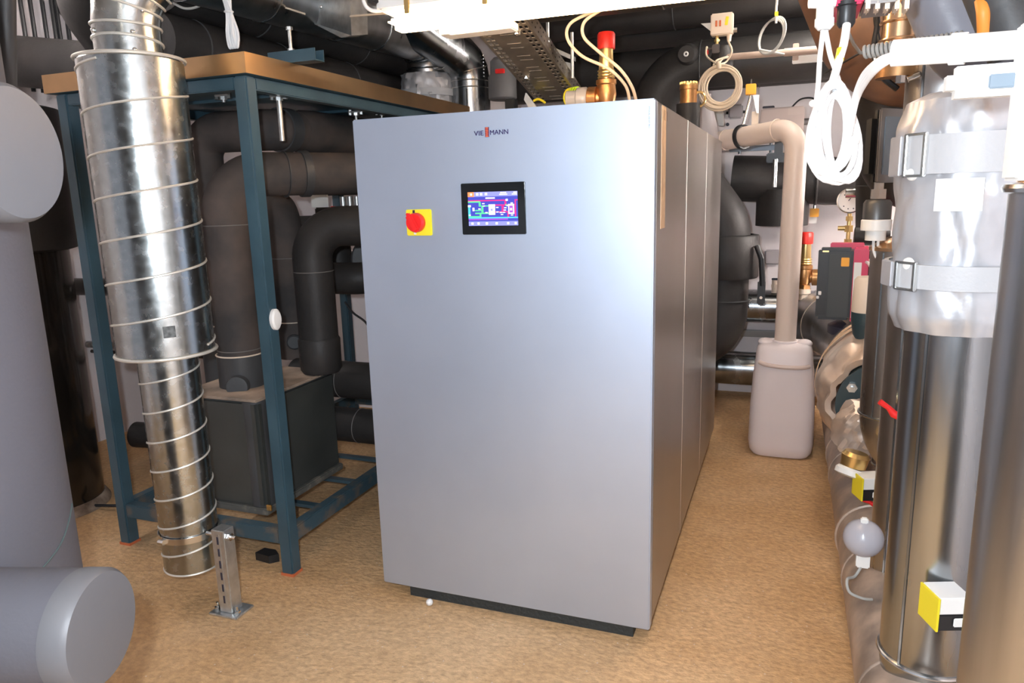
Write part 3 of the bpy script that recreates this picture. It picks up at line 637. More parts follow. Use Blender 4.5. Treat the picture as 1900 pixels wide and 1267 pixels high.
# ================================================================ LAMPS, SEEN AND ADDED
def lamp(name, label, a, b, dm=None, z=2.20, wd=.13):
    a = Vector(a); b = Vector(b); d = (b-a); L = d.length; c = (a+b)/2
    t = thing(name, label, 'lamp', (c.x, c.y, c.z))
    ang = math.atan2(d.y, d.x); Rm = Matrix.Rotation(ang, 3, 'Z')
    def lb(lo, hi, bev, m, nm, par=t):
        bm = BM(); box(bm, lo, hi, bev)
        for v in bm.verts: v.co = Rm @ v.co + c
        return link(nm, bm, m, par)
    lb((-L/2, -wd/2, 0.0), (L/2, wd/2, .055), .01, white, 'housing')
    lb((-L/2+.02, -wd/2+.008, -.062), (L/2-.02, wd/2-.008, -.001), .028, dm or lampd, 'diffuser')
    for x in (-L/2+.12, -L/2+.42, L/2-.4, L/2-.12):
        lb((x-.01, -wd/2-.008, -.02), (x+.01, -wd/2+.001, .035), .002, brassy, 'clip')
    bm = BM(); cyl(bm, Rm @ Vector((-L/2-.03, 0, .03))+c, Rm @ Vector((-L/2, 0, .03))+c, .017, 14); link('cable_gland', bm, white, t)
    return t
lamp('strip_light', 'long lit fluorescent strip light over the heat pump at the top edge', (-.01, .30, 2.205), (1.42, .34, 2.205))
lamp('strip_light', 'added strip light behind the viewer', (.4, -3.3, 2.57), (.4, -1.9, 2.57), fillw)  # extra fixture, added as fill from behind the camera
lamp('strip_light', 'added unseen strip light over the right aisle', (1.55, .8, 2.59), (1.55, 2.2, 2.59), filln)  # invented fixture above the frame to brighten the aisle
lamp('strip_light', 'added strip light on the right wall hidden behind the silver jacket', (2.33, 2.15, 1.78), (2.33, 3.05, 1.78), mat('added_diffuser_bright', (1, 0.95, 0.9), 0.5, emit=(1.0, 0.93, 0.88), est=60))  # added out of sight to light the back wall and jerrycan
lamp('strip_light', 'added unseen strip light over the left wall side', (-1.9, -.4, 2.64), (-1.9, 1.0, 2.64), mat('added_diffuser_left', (1, 0.95, 0.9), 0.5, emit=(1.0, 0.93, 0.90), est=20))  # extra lamp out of view, put in to lift the left wall
wire('white lamp supply cable curving into the left end of the strip light', [P(672, -12, Y=.28), P(678, 10, Y=.28), P(692, 20, Y=.29), P(712, 18, Y=.30), Vector((-.03, .30, 2.235))], .0075, cablew, 'lamp_cable')
c = P(838, 52, Y=.40)
jb = thing('lamp_bracket', 'white mounting bracket below the strip light above the steel riser', 'bracket', c)
bm = BM(); box(bm, c+Vector((-.03, -.05, -.03)), c+Vector((.01, .05, .07)), .003); link('bracket_plate', bm, white, jb)
bm = BM(); box(bm, c+Vector((-.03, -.03, -.03)), c+Vector((.25, .05, .0)), .004); link('bracket_arm', bm, white, jb)

# ================================================================ CABLE TRAY
ta = P(922, 40, Y=.55); tb = P(1036, 186, Y=1.55)
ct = thing('cable_tray', 'perforated galvanised cable tray sloping down behind the heat pump', 'cable tray', tb)
def tray():
    d = (tb-ta).normalized(); x = Vector((1, 0, 0)); x = (x-d*x.dot(d)).normalized(); nrm = x.cross(d)
    if nrm.z < 0: nrm = -nrm
    L = (tb-ta).length; hw = .118
    holes = BM()
    def pt(s, t, h): return ta + d*s + x*t + nrm*h
    bm = BM(); th = .003
    # floor sheet as a grid with slot openings left out
    us = [0]; pitch = .048; k = 0
    nrow = int(L/pitch); lanes = [-.10, -.078, -.058, -.03, .03, .058, .078, .10]
    # real openings: build strips between slots
    ts = [-hw]; slots = [(-.104, -.090), (-.082, -.068), (-.030, .030), (.068, .082), (.090, .104)]
    edges = [-hw] + [v for s in slots for v in s] + [hw]
    for r in range(nrow):
        s0 = r*pitch; sa = s0+.012; sb = s0+.040; s1 = s0+pitch
        for j in range(len(edges)-1):
            t0, t1 = edges[j], edges[j+1]; is_slot = (t0, t1) in slots
            wide = abs(t1-t0) > .05
            segs = [(s0, s1)]
            if is_slot:
                if wide: segs = [(s0, s0+.030), (s0+.038, s1)] if r % 3 else [(s0, s1)]
                else: segs = [(s0, sa), (sb, s1)]
            for a, b in segs:
                f = [bm.verts.new(pt(a, t0, 0)), bm.verts.new(pt(b, t0, 0)), bm.verts.new(pt(b, t1, 0)), bm.verts.new(pt(a, t1, 0))]; bm.faces.new(f)
    # side walls with holes
    for sg in (-1, 1):
        for r in range(nrow*2):
            s0 = r*pitch/2; s1 = s0+pitch/2; hs = [0, .014, .024, .040, .050, .060]
            for j in range(5):
                if (j == 1 and r % 2) or (j == 3 and not r % 2):
                    segs = [(s0, s0+.006), (s0+.018, s1)]
                else: segs = [(s0, s1)]
                for a, b in segs:
                    bm.faces.new([bm.verts.new(pt(a, sg*hw, hs[j])), bm.verts.new(pt(b, sg*hw, hs[j])), bm.verts.new(pt(b, sg*hw, hs[j+1])), bm.verts.new(pt(a, sg*hw, hs[j+1]))])
    bmesh.ops.remove_doubles(bm, verts=bm.verts, dist=.0004)
    g = bmesh.ops.extrude_face_region(bm, geom=list(bm.faces))
    bmesh.ops.recalc_face_normals(bm, faces=bm.faces)
    for v in [e for e in g['geom'] if isinstance(e, bmesh.types.BMVert)]: v.co += nrm*.0025
    link('tray_sheet', bm, mat('tray_zinc', (.52, .48, .42), .38, .9, var=.25, vscale=12), ct, smooth=False)
    for (s, t) in ((.10, .05), (.62, -.06), (1.0, .07)):
        bm = BM(); bmesh.ops.create_icosphere(bm, subdivisions=1, radius=.014, matrix=Matrix.Translation(pt(s, t, -.008))); hexnut(bm, pt(s+.02, t, 0), -nrm, .012, .012); link('tray_bolt', bm, chrome, ct)
    return pt
pt = tray()
# green-yellow wire roll
c = P(1066, 183, Y=1.35)
gw = thing('earth_wire_coil', 'small coil of green-yellow earth wire at the lower end of the cable tray', 'cable', c)
for i in range(5):
    bm = BM(); ring(bm, c+Vector((.008*i-.01, 0, .004*i)), (1, -.9+.15*i, .2), .050-.003*i, .0045, 28); link('wire_loop', bm, greeny if i > 1 else yellow, gw)
wire('yellow wire end poking out of the cable tray bottom', [P(990, 187, Y=1.4), P(1000, 184, Y=1.4), P(1012, 191, Y=1.4)], .006, yellow, 'yellow_wire')
c = P(985, 180, Y=1.55); bm = BM(); prism(bm, [P(975, 172, Y=1.6), P(972, 185, Y=1.6), P(984, 205, Y=1.6), P(1000, 205, Y=1.6)], (0, .02, 0)); tag(link('white_sheet', bm, white, smooth=False), 'white sheet corner showing below the left side of the cable tray', 'sheet')
# small actuator left of the tray
c = P(932, 150, Y=2.0)
ac = thing('valve_actuator', 'dark grey valve actuator with a red mark between steel riser and cable tray', 'actuator', c)
bm = BM(); lathe(bm, [(.075, -.11), (.085, -.10), (.085, .02), (.07, .04), (.07, .11), (.05, .13)], c, (0, 0, 1), 28); link('actuator_body', bm, mat('mid_grey_plastic', (.14, .14, .145), .5), ac)
bm = BM(); box(bm, c+Vector((-.01, -.09, .03)), c+Vector((.045, -.068, .055)), .003); link('red_mark', bm, redp, ac)
bm = BM(); box(bm, c+Vector((.03, -.05, -.30)), c+Vector((.09, .02, -.11)), .006); link('actuator_neck', bm, blackp, ac)
bm = BM(); cyl(bm, c+Vector((.06, -.015, -.9)), c+Vector((.06, -.015, -.28)), .03, 16); link('valve_pipe', bm, foam, ac)

# ================================================================ CEILING PIPES ACROSS (run along X)
def across(label, v_mid, u_ref, Y, x0, x1, r, m, seams=(), dz=0.0, zz=None, **k):
    a = P(u_ref, v_mid, Y=Y)
    if zz: a.z = zz
    return pipe('ceiling_pipe', label, 'pipe', [(x0, Y, a.z), (x1, Y, a.z+dz)], r, m, 0, seams=[((x, Y, a.z+dz*(x-x0)/(x1-x0)), (1, 0, 0)) for x in seams], seam_mat=foamg, **k)
across('nearest black pipe crossing directly behind the strip light', 0, 1135, 1.0, .22, 1.28, .15, foam, seams=(.9,), zz=P(1135, 26, Y=1.0).z+.15)
across('second black pipe crossing behind the strip light and the bronze valve', 0, 1250, 2.35, -.2, 2.38, .15, foam, seams=(.75,), zz=P(1169, 60, Y=2.30).z+.15)
across('third black pipe crossing just above the big elbow', 0, 1250, 2.78, -.3, 2.38, .13, foam, zz=P(1140, 96, Y=2.75).z+.13)
across('lowest rearmost black pipe crossing above the white wall', 120, 1250, 3.15, -.55, 2.38, .19, foam, seams=(1.2,))
# big elbow pipe
bigel = pipe('elbow_pipe', 'big black insulated elbow coming down behind the heat pump with horizontal run to the right', 'pipe', [(.62, 2.42, 1.4), (.62, 2.42, 2.26), (2.38, 2.42, 2.26)], .135, foam, .26,
     seams=[((.90, 2.42, 2.26), (1, 0, 0)), ((1.62, 2.42, 2.26), (1, 0, 0))], seam_mat=foamg)
c = P(1275, 100, Y=2.26)
bm = BM(); lathe(bm, [(.062, 0), (.062, -.03), (.055, .06), (.045, .075)], c+Vector((0, .03, 0)), (0, -1, -.1), 32); o = link('sensor_plug', bm, foam, bigel)
bm = BM(); ring(bm, c+Vector((0, -.048, -.008)), (0, 1, .1), .010, .0045, 18); link('plug_hole', bm, white, o)
# threaded hangers near valve
for i, (u, v0, v1) in enumerate(((1017, 38, 105), (1062, 60, 145))):
    a = P(u, v0, Y=1.3); b = P(u, v1, Y=1.3); bm = BM(); cyl(bm, Vector((b.x, b.y, b.z)), Vector((b.x, b.y, a.z)), .008, 10)
    tag(link('hanger_rod', bm, zinc), ('thin galvanised hanger rod between cable tray and bronze valve, the left one', 'thin galvanised hanger rod nearest the bronze valve')[i], 'rod')
cb2 = thing('bracket_channel', 'galvanised channel bracket hanging behind the cable tray with a yellow end', 'bracket', P(1040, 110, Y=1.32))
bm = BM(); prism(bm, [P(1019, 84, Y=1.32), P(1064, 104, Y=1.32), P(1064, 112, Y=1.32), P(1019, 92, Y=1.32)], (0, .04, 0)); link('channel', bm, zinc, cb2, smooth=False)
bm = BM(); prism(bm, [P(1012, 83, Y=1.31), P(1019, 83, Y=1.31), P(1019, 98, Y=1.31), P(1012, 98, Y=1.31)], (0, .04, 0)); link('yellow_cap', bm, yellow, cb2, smooth=False)
bm = BM(); prism(bm, [P(1040, 112, Y=1.34), P(1062, 118, Y=1.34), P(1062, 144, Y=1.34), P(1052, 144, Y=1.34)], (0, .03, 0)); link('slotted_plate', bm, zinc, cb2, smooth=False)

# ---------------------------------------------------------------- safety valves
def safety_valve(c, s, label, side=-1, cap=True):
    c = Vector(c); t = thing('safety_valve', label, 'valve', c)
    def L(prof, org, ax, m, nm, seg=24):
        bm = BM(); lathe(bm, [(r*s, h*s) for r, h in prof], c+Vector(org)*s, ax, seg); return link(nm, bm, m, t)
    L([(.030, -.03), (.030, .0), (.036, .004), (.036, .03)], (0, 0, 0), (0, 0, 1), offw, 'pipe_nipple')
    L([(.036, 0), (.036, .022)], (0, 0, .03), (0, 0, 1), brass, 'hex_nut', 6)
    L([(.026, .0), (.034, .02), (.040, .05), (.036, .085), (.040, .09), (.040, .105), (.030, .11)], (0, 0, .05), (0, 0, 1), brass, 'valve_body')
    L([(.028, 0), (.030, .015), (.026, .12)], (0, 0, .158), (0, 0, 1), brassy, 'bonnet')
    for k in range(3):
        bm = BM(); ring(bm, c+Vector((0, 0, .165+k*.012))*s, (0, 0, 1), .031*s, .004*s, 20, 6); link('bonnet_rib', bm, brassy, t)
    if cap: L([(.034, 0), (.035, .01), (.035, .055), (.030, .062)], (0, 0, .27), (0, 0, 1), redcap, 'red_cap')
    L([(.024, 0), (.030, .035), (.044, .038), (.044, .070), (.040, .074)], (0, 0, .09), (side, 0, .02), brass, 'outlet')
    L([(.036, .0), (.044, .012), (.044, .045), (.034, .05), (.034, .09)], (side*.07, 0, .092), (side, 0, .0), mat('clear_grey_plastic', (.50, .48, .46), .3), 'outlet_union')
    return t
b0 = P(1125, 182, Y=1.15)
safety_valve((b0.x, 1.15, 1.855), 1.15, 'bronze safety valve with red cap standing on top of the heat pump', -1)
b1 = P(1491, 540, Y=3.0)
safety_valve((b1.x, 3.0, b1.z-.02), 1.25, 'bronze safety valve with red cap beside the beige waste pipe at the back wall', 1)
# two cream cables curling above the valve
wire('left one of two cream cables curling down onto the heat pump top', [P(1112, 17, Y=.75), P(1060, 42, Y=.78), P(1053, 72, Y=.8), P(1080, 104, Y=.8), P(1130, 128, Y=.8), P(1160, 158, Y=.85), P(1168, 185, Y=.9)], .0065, cableb, 'cream_cable')
wire('right one of two cream cables curling down onto the heat pump top', [P(1118, 17, Y=.72), P(1085, 40, Y=.75), P(1083, 68, Y=.77), P(1110, 95, Y=.8), P(1150, 128, Y=.8), P(1172, 160, Y=.85), P(1180, 185, Y=.9)], .0065, cableb, 'cream_cable')

# brass coupling on black fitting
c = P(1277, 200, Y=1.85)
bf = thing('brass_coupling', 'brass hose coupling on a black insulated elbow behind the heat pump', 'coupling', (c.x, c.y, 1.6))
bm = BM(); tube(bm, [(c.x-.22, 1.85, 1.74), (c.x, 1.85, 1.74), (c.x, 1.85, c.z+.02)], .062, .075, 28); link('insulated_elbow', bm, foam, bf)
bm = BM(); lathe(bm, [(.045, 0), (.047, .01), (.044, .012), (.044, .08), (.047, .082), (.047, .10), (.043, .105), (.043, .115)], (c.x, 1.85, c.z+.01), (0, 0, 1), 32); link('coupling_barrel', bm, brass, bf)
bm = BM()
for k in range(16):
    a = 2*PI*k/16; box(bm, Vector((c.x+.041*math.cos(a)-.005, 1.85+.041*math.sin(a)-.005, c.z+.118)), Vector((c.x+.041*math.cos(a)+.005, 1.85+.041*math.sin(a)+.005, c.z+.130)))
lathe(bm, [(.047, 0), (.047, .008)], (c.x, 1.85, c.z+.112), (0, 0, 1), 32); link('coupling_ring', bm, brassy, bf)
bm = BM(); ring(bm, (c.x+.056, 1.85, c.z+.04), (0, 1, 0), .03, .006, 24)
for v in bm.verts: v.co.z = c.z+.04+(v.co.z-c.z-.04)*1.2
link('pull_ring', bm, brassy, bf)
# grey standing sleeve
bm = BM(); c = P(1308, 240, Y=2.35); jacket(bm, [(.075, -.50), (.085, -.10), (.07, .02), (.035, .14), (.03, .2)], c, (0, 0, 1), amp=.006, seg=32)
tag(link('grey_hose', bm, greyc), 'smooth grey tapered pipe sleeve at the wall beside the brass coupling', 'pipe')

# ---------------------------------------------------------------- pressure switch with beige coil
c = P(1340, 46, Y=2.05)
ps = thing('pressure_switch', 'square cream pressure switch box on the black pipe above the cable coil', 'switch', c)
bm = BM(); box(bm, c+Vector((-.058, -.03, -.055)), c+Vector((.058, .03, .055)), .006); link('switch_box', bm, offw, ps)
bm = BM(); prism(bm, [c+Vector((-.058, .02, .02)), c+Vector((-.115, .02, .022)), c+Vector((-.058, .02, -.025))], (0, .004, 0)); link('mounting_plate', bm, white, ps, smooth=False)
for dx in (-.028, -.008):
    bm = BM(); box(bm, c+Vector((dx-.005, -.033, -.012)), c+Vector((dx+.005, -.029, .018)), .001); link('scale_slot', bm, rust, ps)
bm = BM(); box(bm, c+Vector((.018, -.0325, -.01)), c+Vector((.034, -.029, .034)), .002, Matrix.Rotation(.15, 3, 'Y')); link('yellow_sticker', bm, yellow, ps)
bm = BM(); hexnut(bm, c+Vector((.06, 0, -.035)), (1, 0, 0), .014, .018); link('side_bolt', bm, chrome, ps)
bm = BM(); cyl(bm, c+Vector((-.025, 0, -.055)), c+Vector((-.025, 0, -.10)), .010, 14); hexnut(bm, c+Vector((-.025, 0, -.072)), (0, 0, -1), .016, .012); link('pressure_port', bm, brassy, ps)
bm = BM(); box(bm, c+Vector((-.048, -.022, -.145)), c+Vector((-.008, .022, -.098)), .004); cyl(bm, c+Vector((-.048, 0, -.115)), c+Vector((-.072, 0, -.115)), .008, 12); link('transducer_plug', bm, mat('charcoal_plastic', (.06, .05, .05), .45), ps)
bm = BM(); lathe(bm, [(.035, -.03), (.060, .0), (.062, .05), (.045, .10)], c+Vector((.0, .06, -.20)), (0, 0, 1), 28); link('foam_boot', bm, foam, ps)
bm = BM(); cyl(bm, c+Vector((.038, 0, -.055)), c+Vector((.038, 0, -.088)), .014, 16, .010); link('cable_gland', bm, offw, ps)
bm = BM(); box(bm, c+Vector((-.078, -.01, -.145)), c+Vector((-.068, .01, -.122)), .002); link('red_collar', bm, redp, ps)
cc = P(1336, 161, Y=1.95)
coil = thing('cable_coil', 'round coil of cream cable hanging below the pressure switch', 'cable', cc)
for i, (R, dx, dz) in enumerate(((.110, 0, 0), (.104, .006, .004), (.098, -.006, -.003), (.092, .010, .002), (.087, -.004, .004), (.112, -.002, -.008), (.096, .004, -.012), (.082, .012, .0))):
    bm = BM(); ring(bm, cc+Vector((dx, .006*(i % 3), dz)), (0.05*(i % 3), 1, .05*(i % 2)), R, .0055, 48); link('coil_loop', bm, cableb, coil)
top = cc+Vector((-.015, 0, .115))
for pts in ([top, P(1312, 105, Y=2.0), P(1311, 88, Y=2.02), c+Vector((-.072, 0, -.115))],
            [top, P(1347, 115, Y=2.0), P(1358, 95, Y=2.0), P(1352, 78, Y=2.02), c+Vector((.038, 0, -.088))],
            [top, P(1324, 122, Y=2.0), P(1330, 112, Y=2.0), P(1350, 105, Y=2.05)],
            [top, P(1332, 122, Y=2.0), P(1340, 110, Y=2.03), P(1352, 106, Y=2.05)]):
    bm = BM(); sweep(bm, smooth_path(pts), .005, 8); link('cable_lead', bm, cableb, coil)
bm = BM(); cyl(bm, cc+Vector((-.005, -.005, .09)), cc+Vector((-.012, -.005, .128)), .012, 12); link('cable_tie', bm, cableb, coil)
# conduit
a = P(1348, 106, Y=2.07); b = P(1525, 92, Y=2.0)
cn = thing('grey_conduit', 'beige-grey plastic conduit tube along the big black elbow', 'conduit', a)
bm = BM(); cyl(bm, a, b+(b-a)*.25, .017, 18); link('tube', bm, greyc if 0 else mat('taupe_plastic', (.46, .36, .30), .5), cn)
bm = BM(); m_ = a+(b-a)*.62; lathe(bm, [(.020, 0), (.020, .30)], m_, b-a, 18); link('coupler', bm, mat('taupe_plastic', (.46, .36, .30), .5), cn)
a = P(1472, 110, Y=2.05); b = P(1540, 104, Y=2.05)
cl = thing('white_profile', 'white cable profile with clip below the beige-grey conduit', 'bracket', a)
bm = BM(); box(bm, a+Vector((-.005, -.02, -.022)), b+Vector((.05, .02, .012)), .003); link('profile_rail', bm, white, cl)
bm = BM(); box(bm, a+Vector((-.005, -.024, -.01)), a+Vector((.025, .018, .075)), .003); link('clip', bm, mat('taupe_plastic', (.46, .36, .30), .5), cl)
# hanging loop
c = P(1430, 68, Y=1.95)
hl = thing('cable_loop', 'small oval loop of grey cable hanging below the ceiling pipes', 'cable', c)
for i in range(3):
    bm = BM(); ring(bm, c+Vector((.004*i, .003*i, .003*i)), (.2+.1*i, 1, 0), .068+.003*i, .0048, 36)
    for v in bm.verts: v.co = c+Matrix.Rotation(.35, 3, 'Y') @ (Vector(((v.co.x-c.x)*.85, v.co.y-c.y, (v.co.z-c.z)*1.25)))
    link('loop', bm, cableg, hl)
bm = BM(); sweep(bm, smooth_path([P(1442, -4, Y=1.9), P(1440, 20, Y=1.93), P(1440, 43, Y=1.95)]), .006, 8); link('lead', bm, cablew, hl)
bm = BM(); sweep(bm, smooth_path([P(1408, 92, Y=1.95), P(1430, 96, Y=1.97), P(1455, 101, Y=2.0)]), .006, 8); link('lead', bm, cableg, hl)
bm = BM(); box(bm, P(1438, 22, Y=1.92), P(1442, 30, Y=1.94)+Vector((.004, .004, 0)), .001); link('yellow_band', bm, yellow, hl)

# ---------------------------------------------------------------- wall items at the back right
def wallplate(u, v, su, label, Y=3.40, m=greyc):
    c = P(u, v, Y=Y-.02); bm = BM(); box(bm, c+Vector((-su, -.02, -su)), c+Vector((su, .02, su)), .012, seg=3)
    t = thing('junction_box', label, 'junction box', c); link('box_lid', bm, m, t)
    for s in (-1, 1):
        bm = BM(); cyl(bm, c+Vector((s*su, .005, -.005)), c+Vector((s*(su+.015), .005, -.005)), .010, 10); link('gland', bm, blackp, t)
    return t
wallplate(1365, 207, .050, 'small square grey junction box on the white wall right of the hanging coil')
wallplate(1433, 477, .055, 'square grey junction box on the white wall behind the butterfly valve lever')
bm = BM(); lathe(bm, [(.012, 0), (.012, .01)], P(1350, 231, Y=3.4), (0, -1, 0), 16); tag(link('wall_plug', bm, ink), 'tiny dark plug hole in the white wall below the junction box', 'plug')
# angled metal lever at wall
c = P(1332, 205, Y=2.9)
ml = thing('pipe_bracket', 'white angled pipe bracket with black knob on the wall under the coil', 'bracket', c)
bm = BM(); prism(bm, [P(1322, 207, Y=2.9), P(1342, 209, Y=2.9), P(1342, 234, Y=2.9), P(1333, 233, Y=2.9)], (0, .05, 0)); link('bracket_plate', bm, white, ml, smooth=False)
bm = BM(); lathe(bm, [(.020, 0), (.020, .05)], P(1328, 194, Y=2.86), (0, 1, 0), 18); link('knob', bm, blackp, ml)
q_ = P(1330, 200, Y=2.92); bm = BM(); cyl(bm, q_, (q_.x, 3.4, q_.z), .012, 10); link('wall_stud', bm, zinc, ml)
bm = BM(); box(bm, P(1323, 205, Y=2.88), P(1337, 194, Y=2.95), .003); link('mount', bm, zinc, ml)
# yellow cube and rod of the pipe clamp
PV = Vector((1.392, 2.1, 1.845))
pe = Vector((1.02, 2.42, 1.815))
pc = pe+(PV-pe)*.36
cl2 = thing('pipe_hanger', 'black pipe clamp on a rod under an orange-yellow block, holding the beige waste pipe', 'hanger', pc)
dd = (PV-pe).normalized()
bm = BM(); lathe(bm, [(.062, -.012), (.070, -.012), (.070, .012), (.062, .012), (.062, -.012)], pc, dd, 32, cap=False); link('clamp_ring', bm, blackp, cl2)
tp_ = P(1393, 176, Y=pc.y); zt_ = tp_.z
bm = BM(); cyl(bm, pc+Vector((.0, 0, .068)), Vector((tp_.x, pc.y, zt_)), .007, 10); link('rod', bm, chrome, cl2)
bm = BM(); box(bm, Vector((tp_.x-.028, pc.y-.025, zt_)), Vector((tp_.x+.028, pc.y+.025, zt_+.058)), .003); link('yellow_block', bm, orange, cl2)
bm = BM(); cyl(bm, Vector((tp_.x, pc.y, zt_+.058)), Vector((tp_.x, pc.y, zt_+.085)), .005, 8); link('rod_tip', bm, chrome, cl2)
bm = BM(); prism(bm, [Vector((tp_.x+.01, pc.y+.02, zt_)), Vector((tp_.x+.045, pc.y+.02, zt_)), Vector((tp_.x+.045, pc.y+.02, zt_-.10)), Vector((tp_.x+.035, pc.y+.02, zt_-.10))], (0, .01, 0)); link('gusset', bm, zinc, cl2, smooth=False)
bm = BM(); box(bm, Vector((tp_.x+.008, pc.y+.03, zt_-.17)), Vector((tp_.x+.045, pc.y+.036, zt_-.09)), .001); link('wall_plate', bm, offw, cl2)
# actuator box behind the waste pipe
c = P(1452, 222, Y=2.75)
va = thing('actuator_box', 'cream valve actuator box with yellow label behind the bend of the beige waste pipe', 'actuator', c)
bm = BM(); box(bm, c+Vector((-.145, -.06, -.095)), c+Vector((.125, .06, .07)), .008)
for v in bm.verts:
    if v.co.x < c.x: v.co.x += (v.co.z-c.z+.095)*.12
link('actuator_housing', bm, mat('pinkish_grey_plastic', (.56, .47, .44), .5), va)
bm = BM(); box(bm, c+Vector((-.055, -.063, -.065)), c+Vector((.015, -.059, -.047))); link('yellow_label', bm, yellow, va, smooth=False)
bm = BM(); box(bm, c+Vector((-.12, -.03, .07)), c+Vector((-.05, .03, .085)), .003); link('manual_button', bm, ink, va)
bm = BM(); box(bm, c+Vector((.03, -.062, .02)), c+Vector((.12, -.059, .065)), .001); link('cover_lid', bm, mat('pale_lid', (.60, .51, .47), .5), va)
bm = BM(); cyl(bm, c+Vector((.125, 0, -.02)), c+Vector((.185, 0, -.02)), .020, 14); cyl(bm, c+Vector((.195, 0, .10)), c+Vector((.195, 0, -.13)), .022, 14); link('position_rod', bm, mat('grey_metal_part', (.16, .15, .15), .4, .4), va)
bm = BM(); sweep(bm, smooth_path([c+Vector((.05, 0, .07)), c+Vector((.10, 0, .115)), c+Vector((.17, 0, .115)), c+Vector((.20, 0, .07))]), .005, 8); sweep(bm, smooth_path([c+Vector((.195, 0, -.12)), c+Vector((.18, .0, -.17)), c+Vector((.22, 0, -.20)), c+Vector((.30, 0, -.27))]), .006, 8); link('actuator_cable', bm, blackp, va)
bm = BM(); box(bm, c+Vector((-.085, -.05, -.26)), c+Vector((.03, .05, -.20)), .006); box(bm, c+Vector((-.04, -.03, -.21)), c+Vector((.01, .03, -.09)), .004); link('mount_block', bm, blackp, va)
bm = BM(); cyl(bm, c+Vector((-.03, -.05, -.24)), c+Vector((-.03, -.05, -.41)), .016, 14); link('drive_stem', bm, chrome, va)
a = P(1353, 277, Y=3.2); b = P(1450, 268, Y=3.2)
bm = BM(); box(bm, Vector((a.x, 3.2, a.z-.018)), Vector((b.x, 3.24, a.z+.018)), .003)
for uu in (.2, .8): cyl(bm, Vector((a.x+(b.x-a.x)*uu, 3.22, a.z-.035)), Vector((a.x+(b.x-a.x)*uu, 3.22, a.z+.035)), .010, 8)
tag(link('wall_rail', bm, mat('slate_rail', (.12, .14, .17), .4, .4)), 'dark grey channel rail on the white wall under the beige waste pipe', 'rail')

# big black pipe with tee down
bp_ = pipe('insulated_pipe', 'very thick black insulated pipe with a stub down, behind the beige waste pipe', 'pipe', [(1.06, 2.95, 1.60), (1.72, 2.95, 1.56)], .150, foam, 0, seams=[((1.58, 2.95, 1.57), (1, 0, 0))], seam_mat=foam, seam_r=.01)
bm = BM(); cyl(bm, (1.38, 2.95, 1.52), (1.38, 2.95, 1.285), .165, 36); link('stub_down', bm, foam, bp_)
bm = BM(); tube(bm, [(1.60, 2.95, 1.56), (1.95, 2.93, 1.60), (2.3, 2.9, 1.75)], .115, .2, 32); link('right_run', bm, foam, bp_)
text_mesh('printed_line', 'af/Armaflex + R-code-0', .022, (1.385, 2.95-.1515, 1.70), mat('green_print', (.30, .38, .08), .6), bp_, (PI/2, PI/2, 0), .0003)
# yellow block under pipe + plate
c = P(1511, 394, Y=3.1)
yb = thing('pipe_hanger', 'orange-yellow block with white plate hanging under the right end of the thick black pipe', 'hanger', c)
bm = BM(); box(bm, c+Vector((-.028, -.02, -.03)), c+Vector((.028, .02, .026)), .003); link('yellow_block', bm, orange, yb)
bm = BM(); box(bm, c+Vector((-.032, .025, -.075)), c+Vector((.018, .03, -.02)), .001); link('wall_plate', bm, white, yb)
bm = BM(); cyl(bm, c+Vector((0, 0, .026)), c+Vector((0, 0, .07)), .010, 10); link('rod', bm, chrome, yb)
# curved big elbow with collar behind the cabinet
ce = pipe('elbow_pipe', 'thick black insulated pipe curving out behind the heat pump with a wide collar', 'pipe', [(.70, 2.62, 1.80), (1.045, 2.62, 1.32), (1.045, 2.62, .62), (.70, 2.62, .40)], .158, foam, .26, seams=[((1.065, 2.62, 1.16), (0, 0, 1)), ((1.065, 2.62, .83), (0, 0, 1))], seam_mat=foamg)
bm = BM(); lathe(bm, [(.17, 0), (.200, .004), (.205, .012), (.205, .265), (.199, .273), (.17, .277)], (1.055, 2.62, .97), (0, 0, 1), 48, cap=False); link('valve_collar', bm, foam, ce)
lv = thing('valve_lever', 'long black butterfly valve lever hanging beside the wide collar', 'lever', (1.31, 2.55, .7))
bm = BM(); tube(bm, [P(1404, 455, Y=2.5), P(1413, 480, Y=2.5), P(1415, 530, Y=2.5)], .018, .02, 12); link('lever_arm', bm, blackp, lv)
bm = BM(); box(bm, P(1404, 566, Y=2.52), P(1421, 520, Y=2.56), .008); link('lever_grip', bm, blackp, lv)
bm = BM(); hexnut(bm, P(1412, 552, Y=2.515), (0, -1, 0), .010, .008); link('grip_screw', bm, chrome, lv)

# floor level steel pipes at the back wall
up_ = pipe('steel_pipe', 'upper shiny steel pipe running low along the back wall', 'pipe', [(.4, 3.2, .70), (1.72, 3.2, .70), (2.0, 3.2, .62)], .118, steel, .1, seams=[((1.42, 3.2, .70), (1, 0, 0)), ((1.55, 3.2, .70), (1, 0, 0)), ((1.62, 3.2, .70), (1, 0, 0))], seam_mat=steelb)
lo_ = pipe('steel_pipe', 'lower shiny steel pipe lying just above the floor at the back wall', 'pipe', [(.4, 3.2, .235), (1.75, 3.2, .235)], .122, steel, 0, seams=[((1.6, 3.2, .235), (1, 0, 0))], seam_mat=steelb)
bm = BM(); box(bm, (.55, 3.17, 0), (.62, 3.23, .12)); link('pipe_foot', bm, zinc, lo_)
bm = BM(); box(bm, (.72, 3.30, .64), (.78, 3.399, .76)); link('wall_bracket', bm, zinc, up_)
bm = BM(); box(bm, (.5, 3.33, .445), (1.7, 3.37, .495), .004); tag(link('wall_rail', bm, mat('rail_steel', (.25, .26, .27), .3, .8)), 'dark grey channel rail between the two low steel pipes', 'rail')
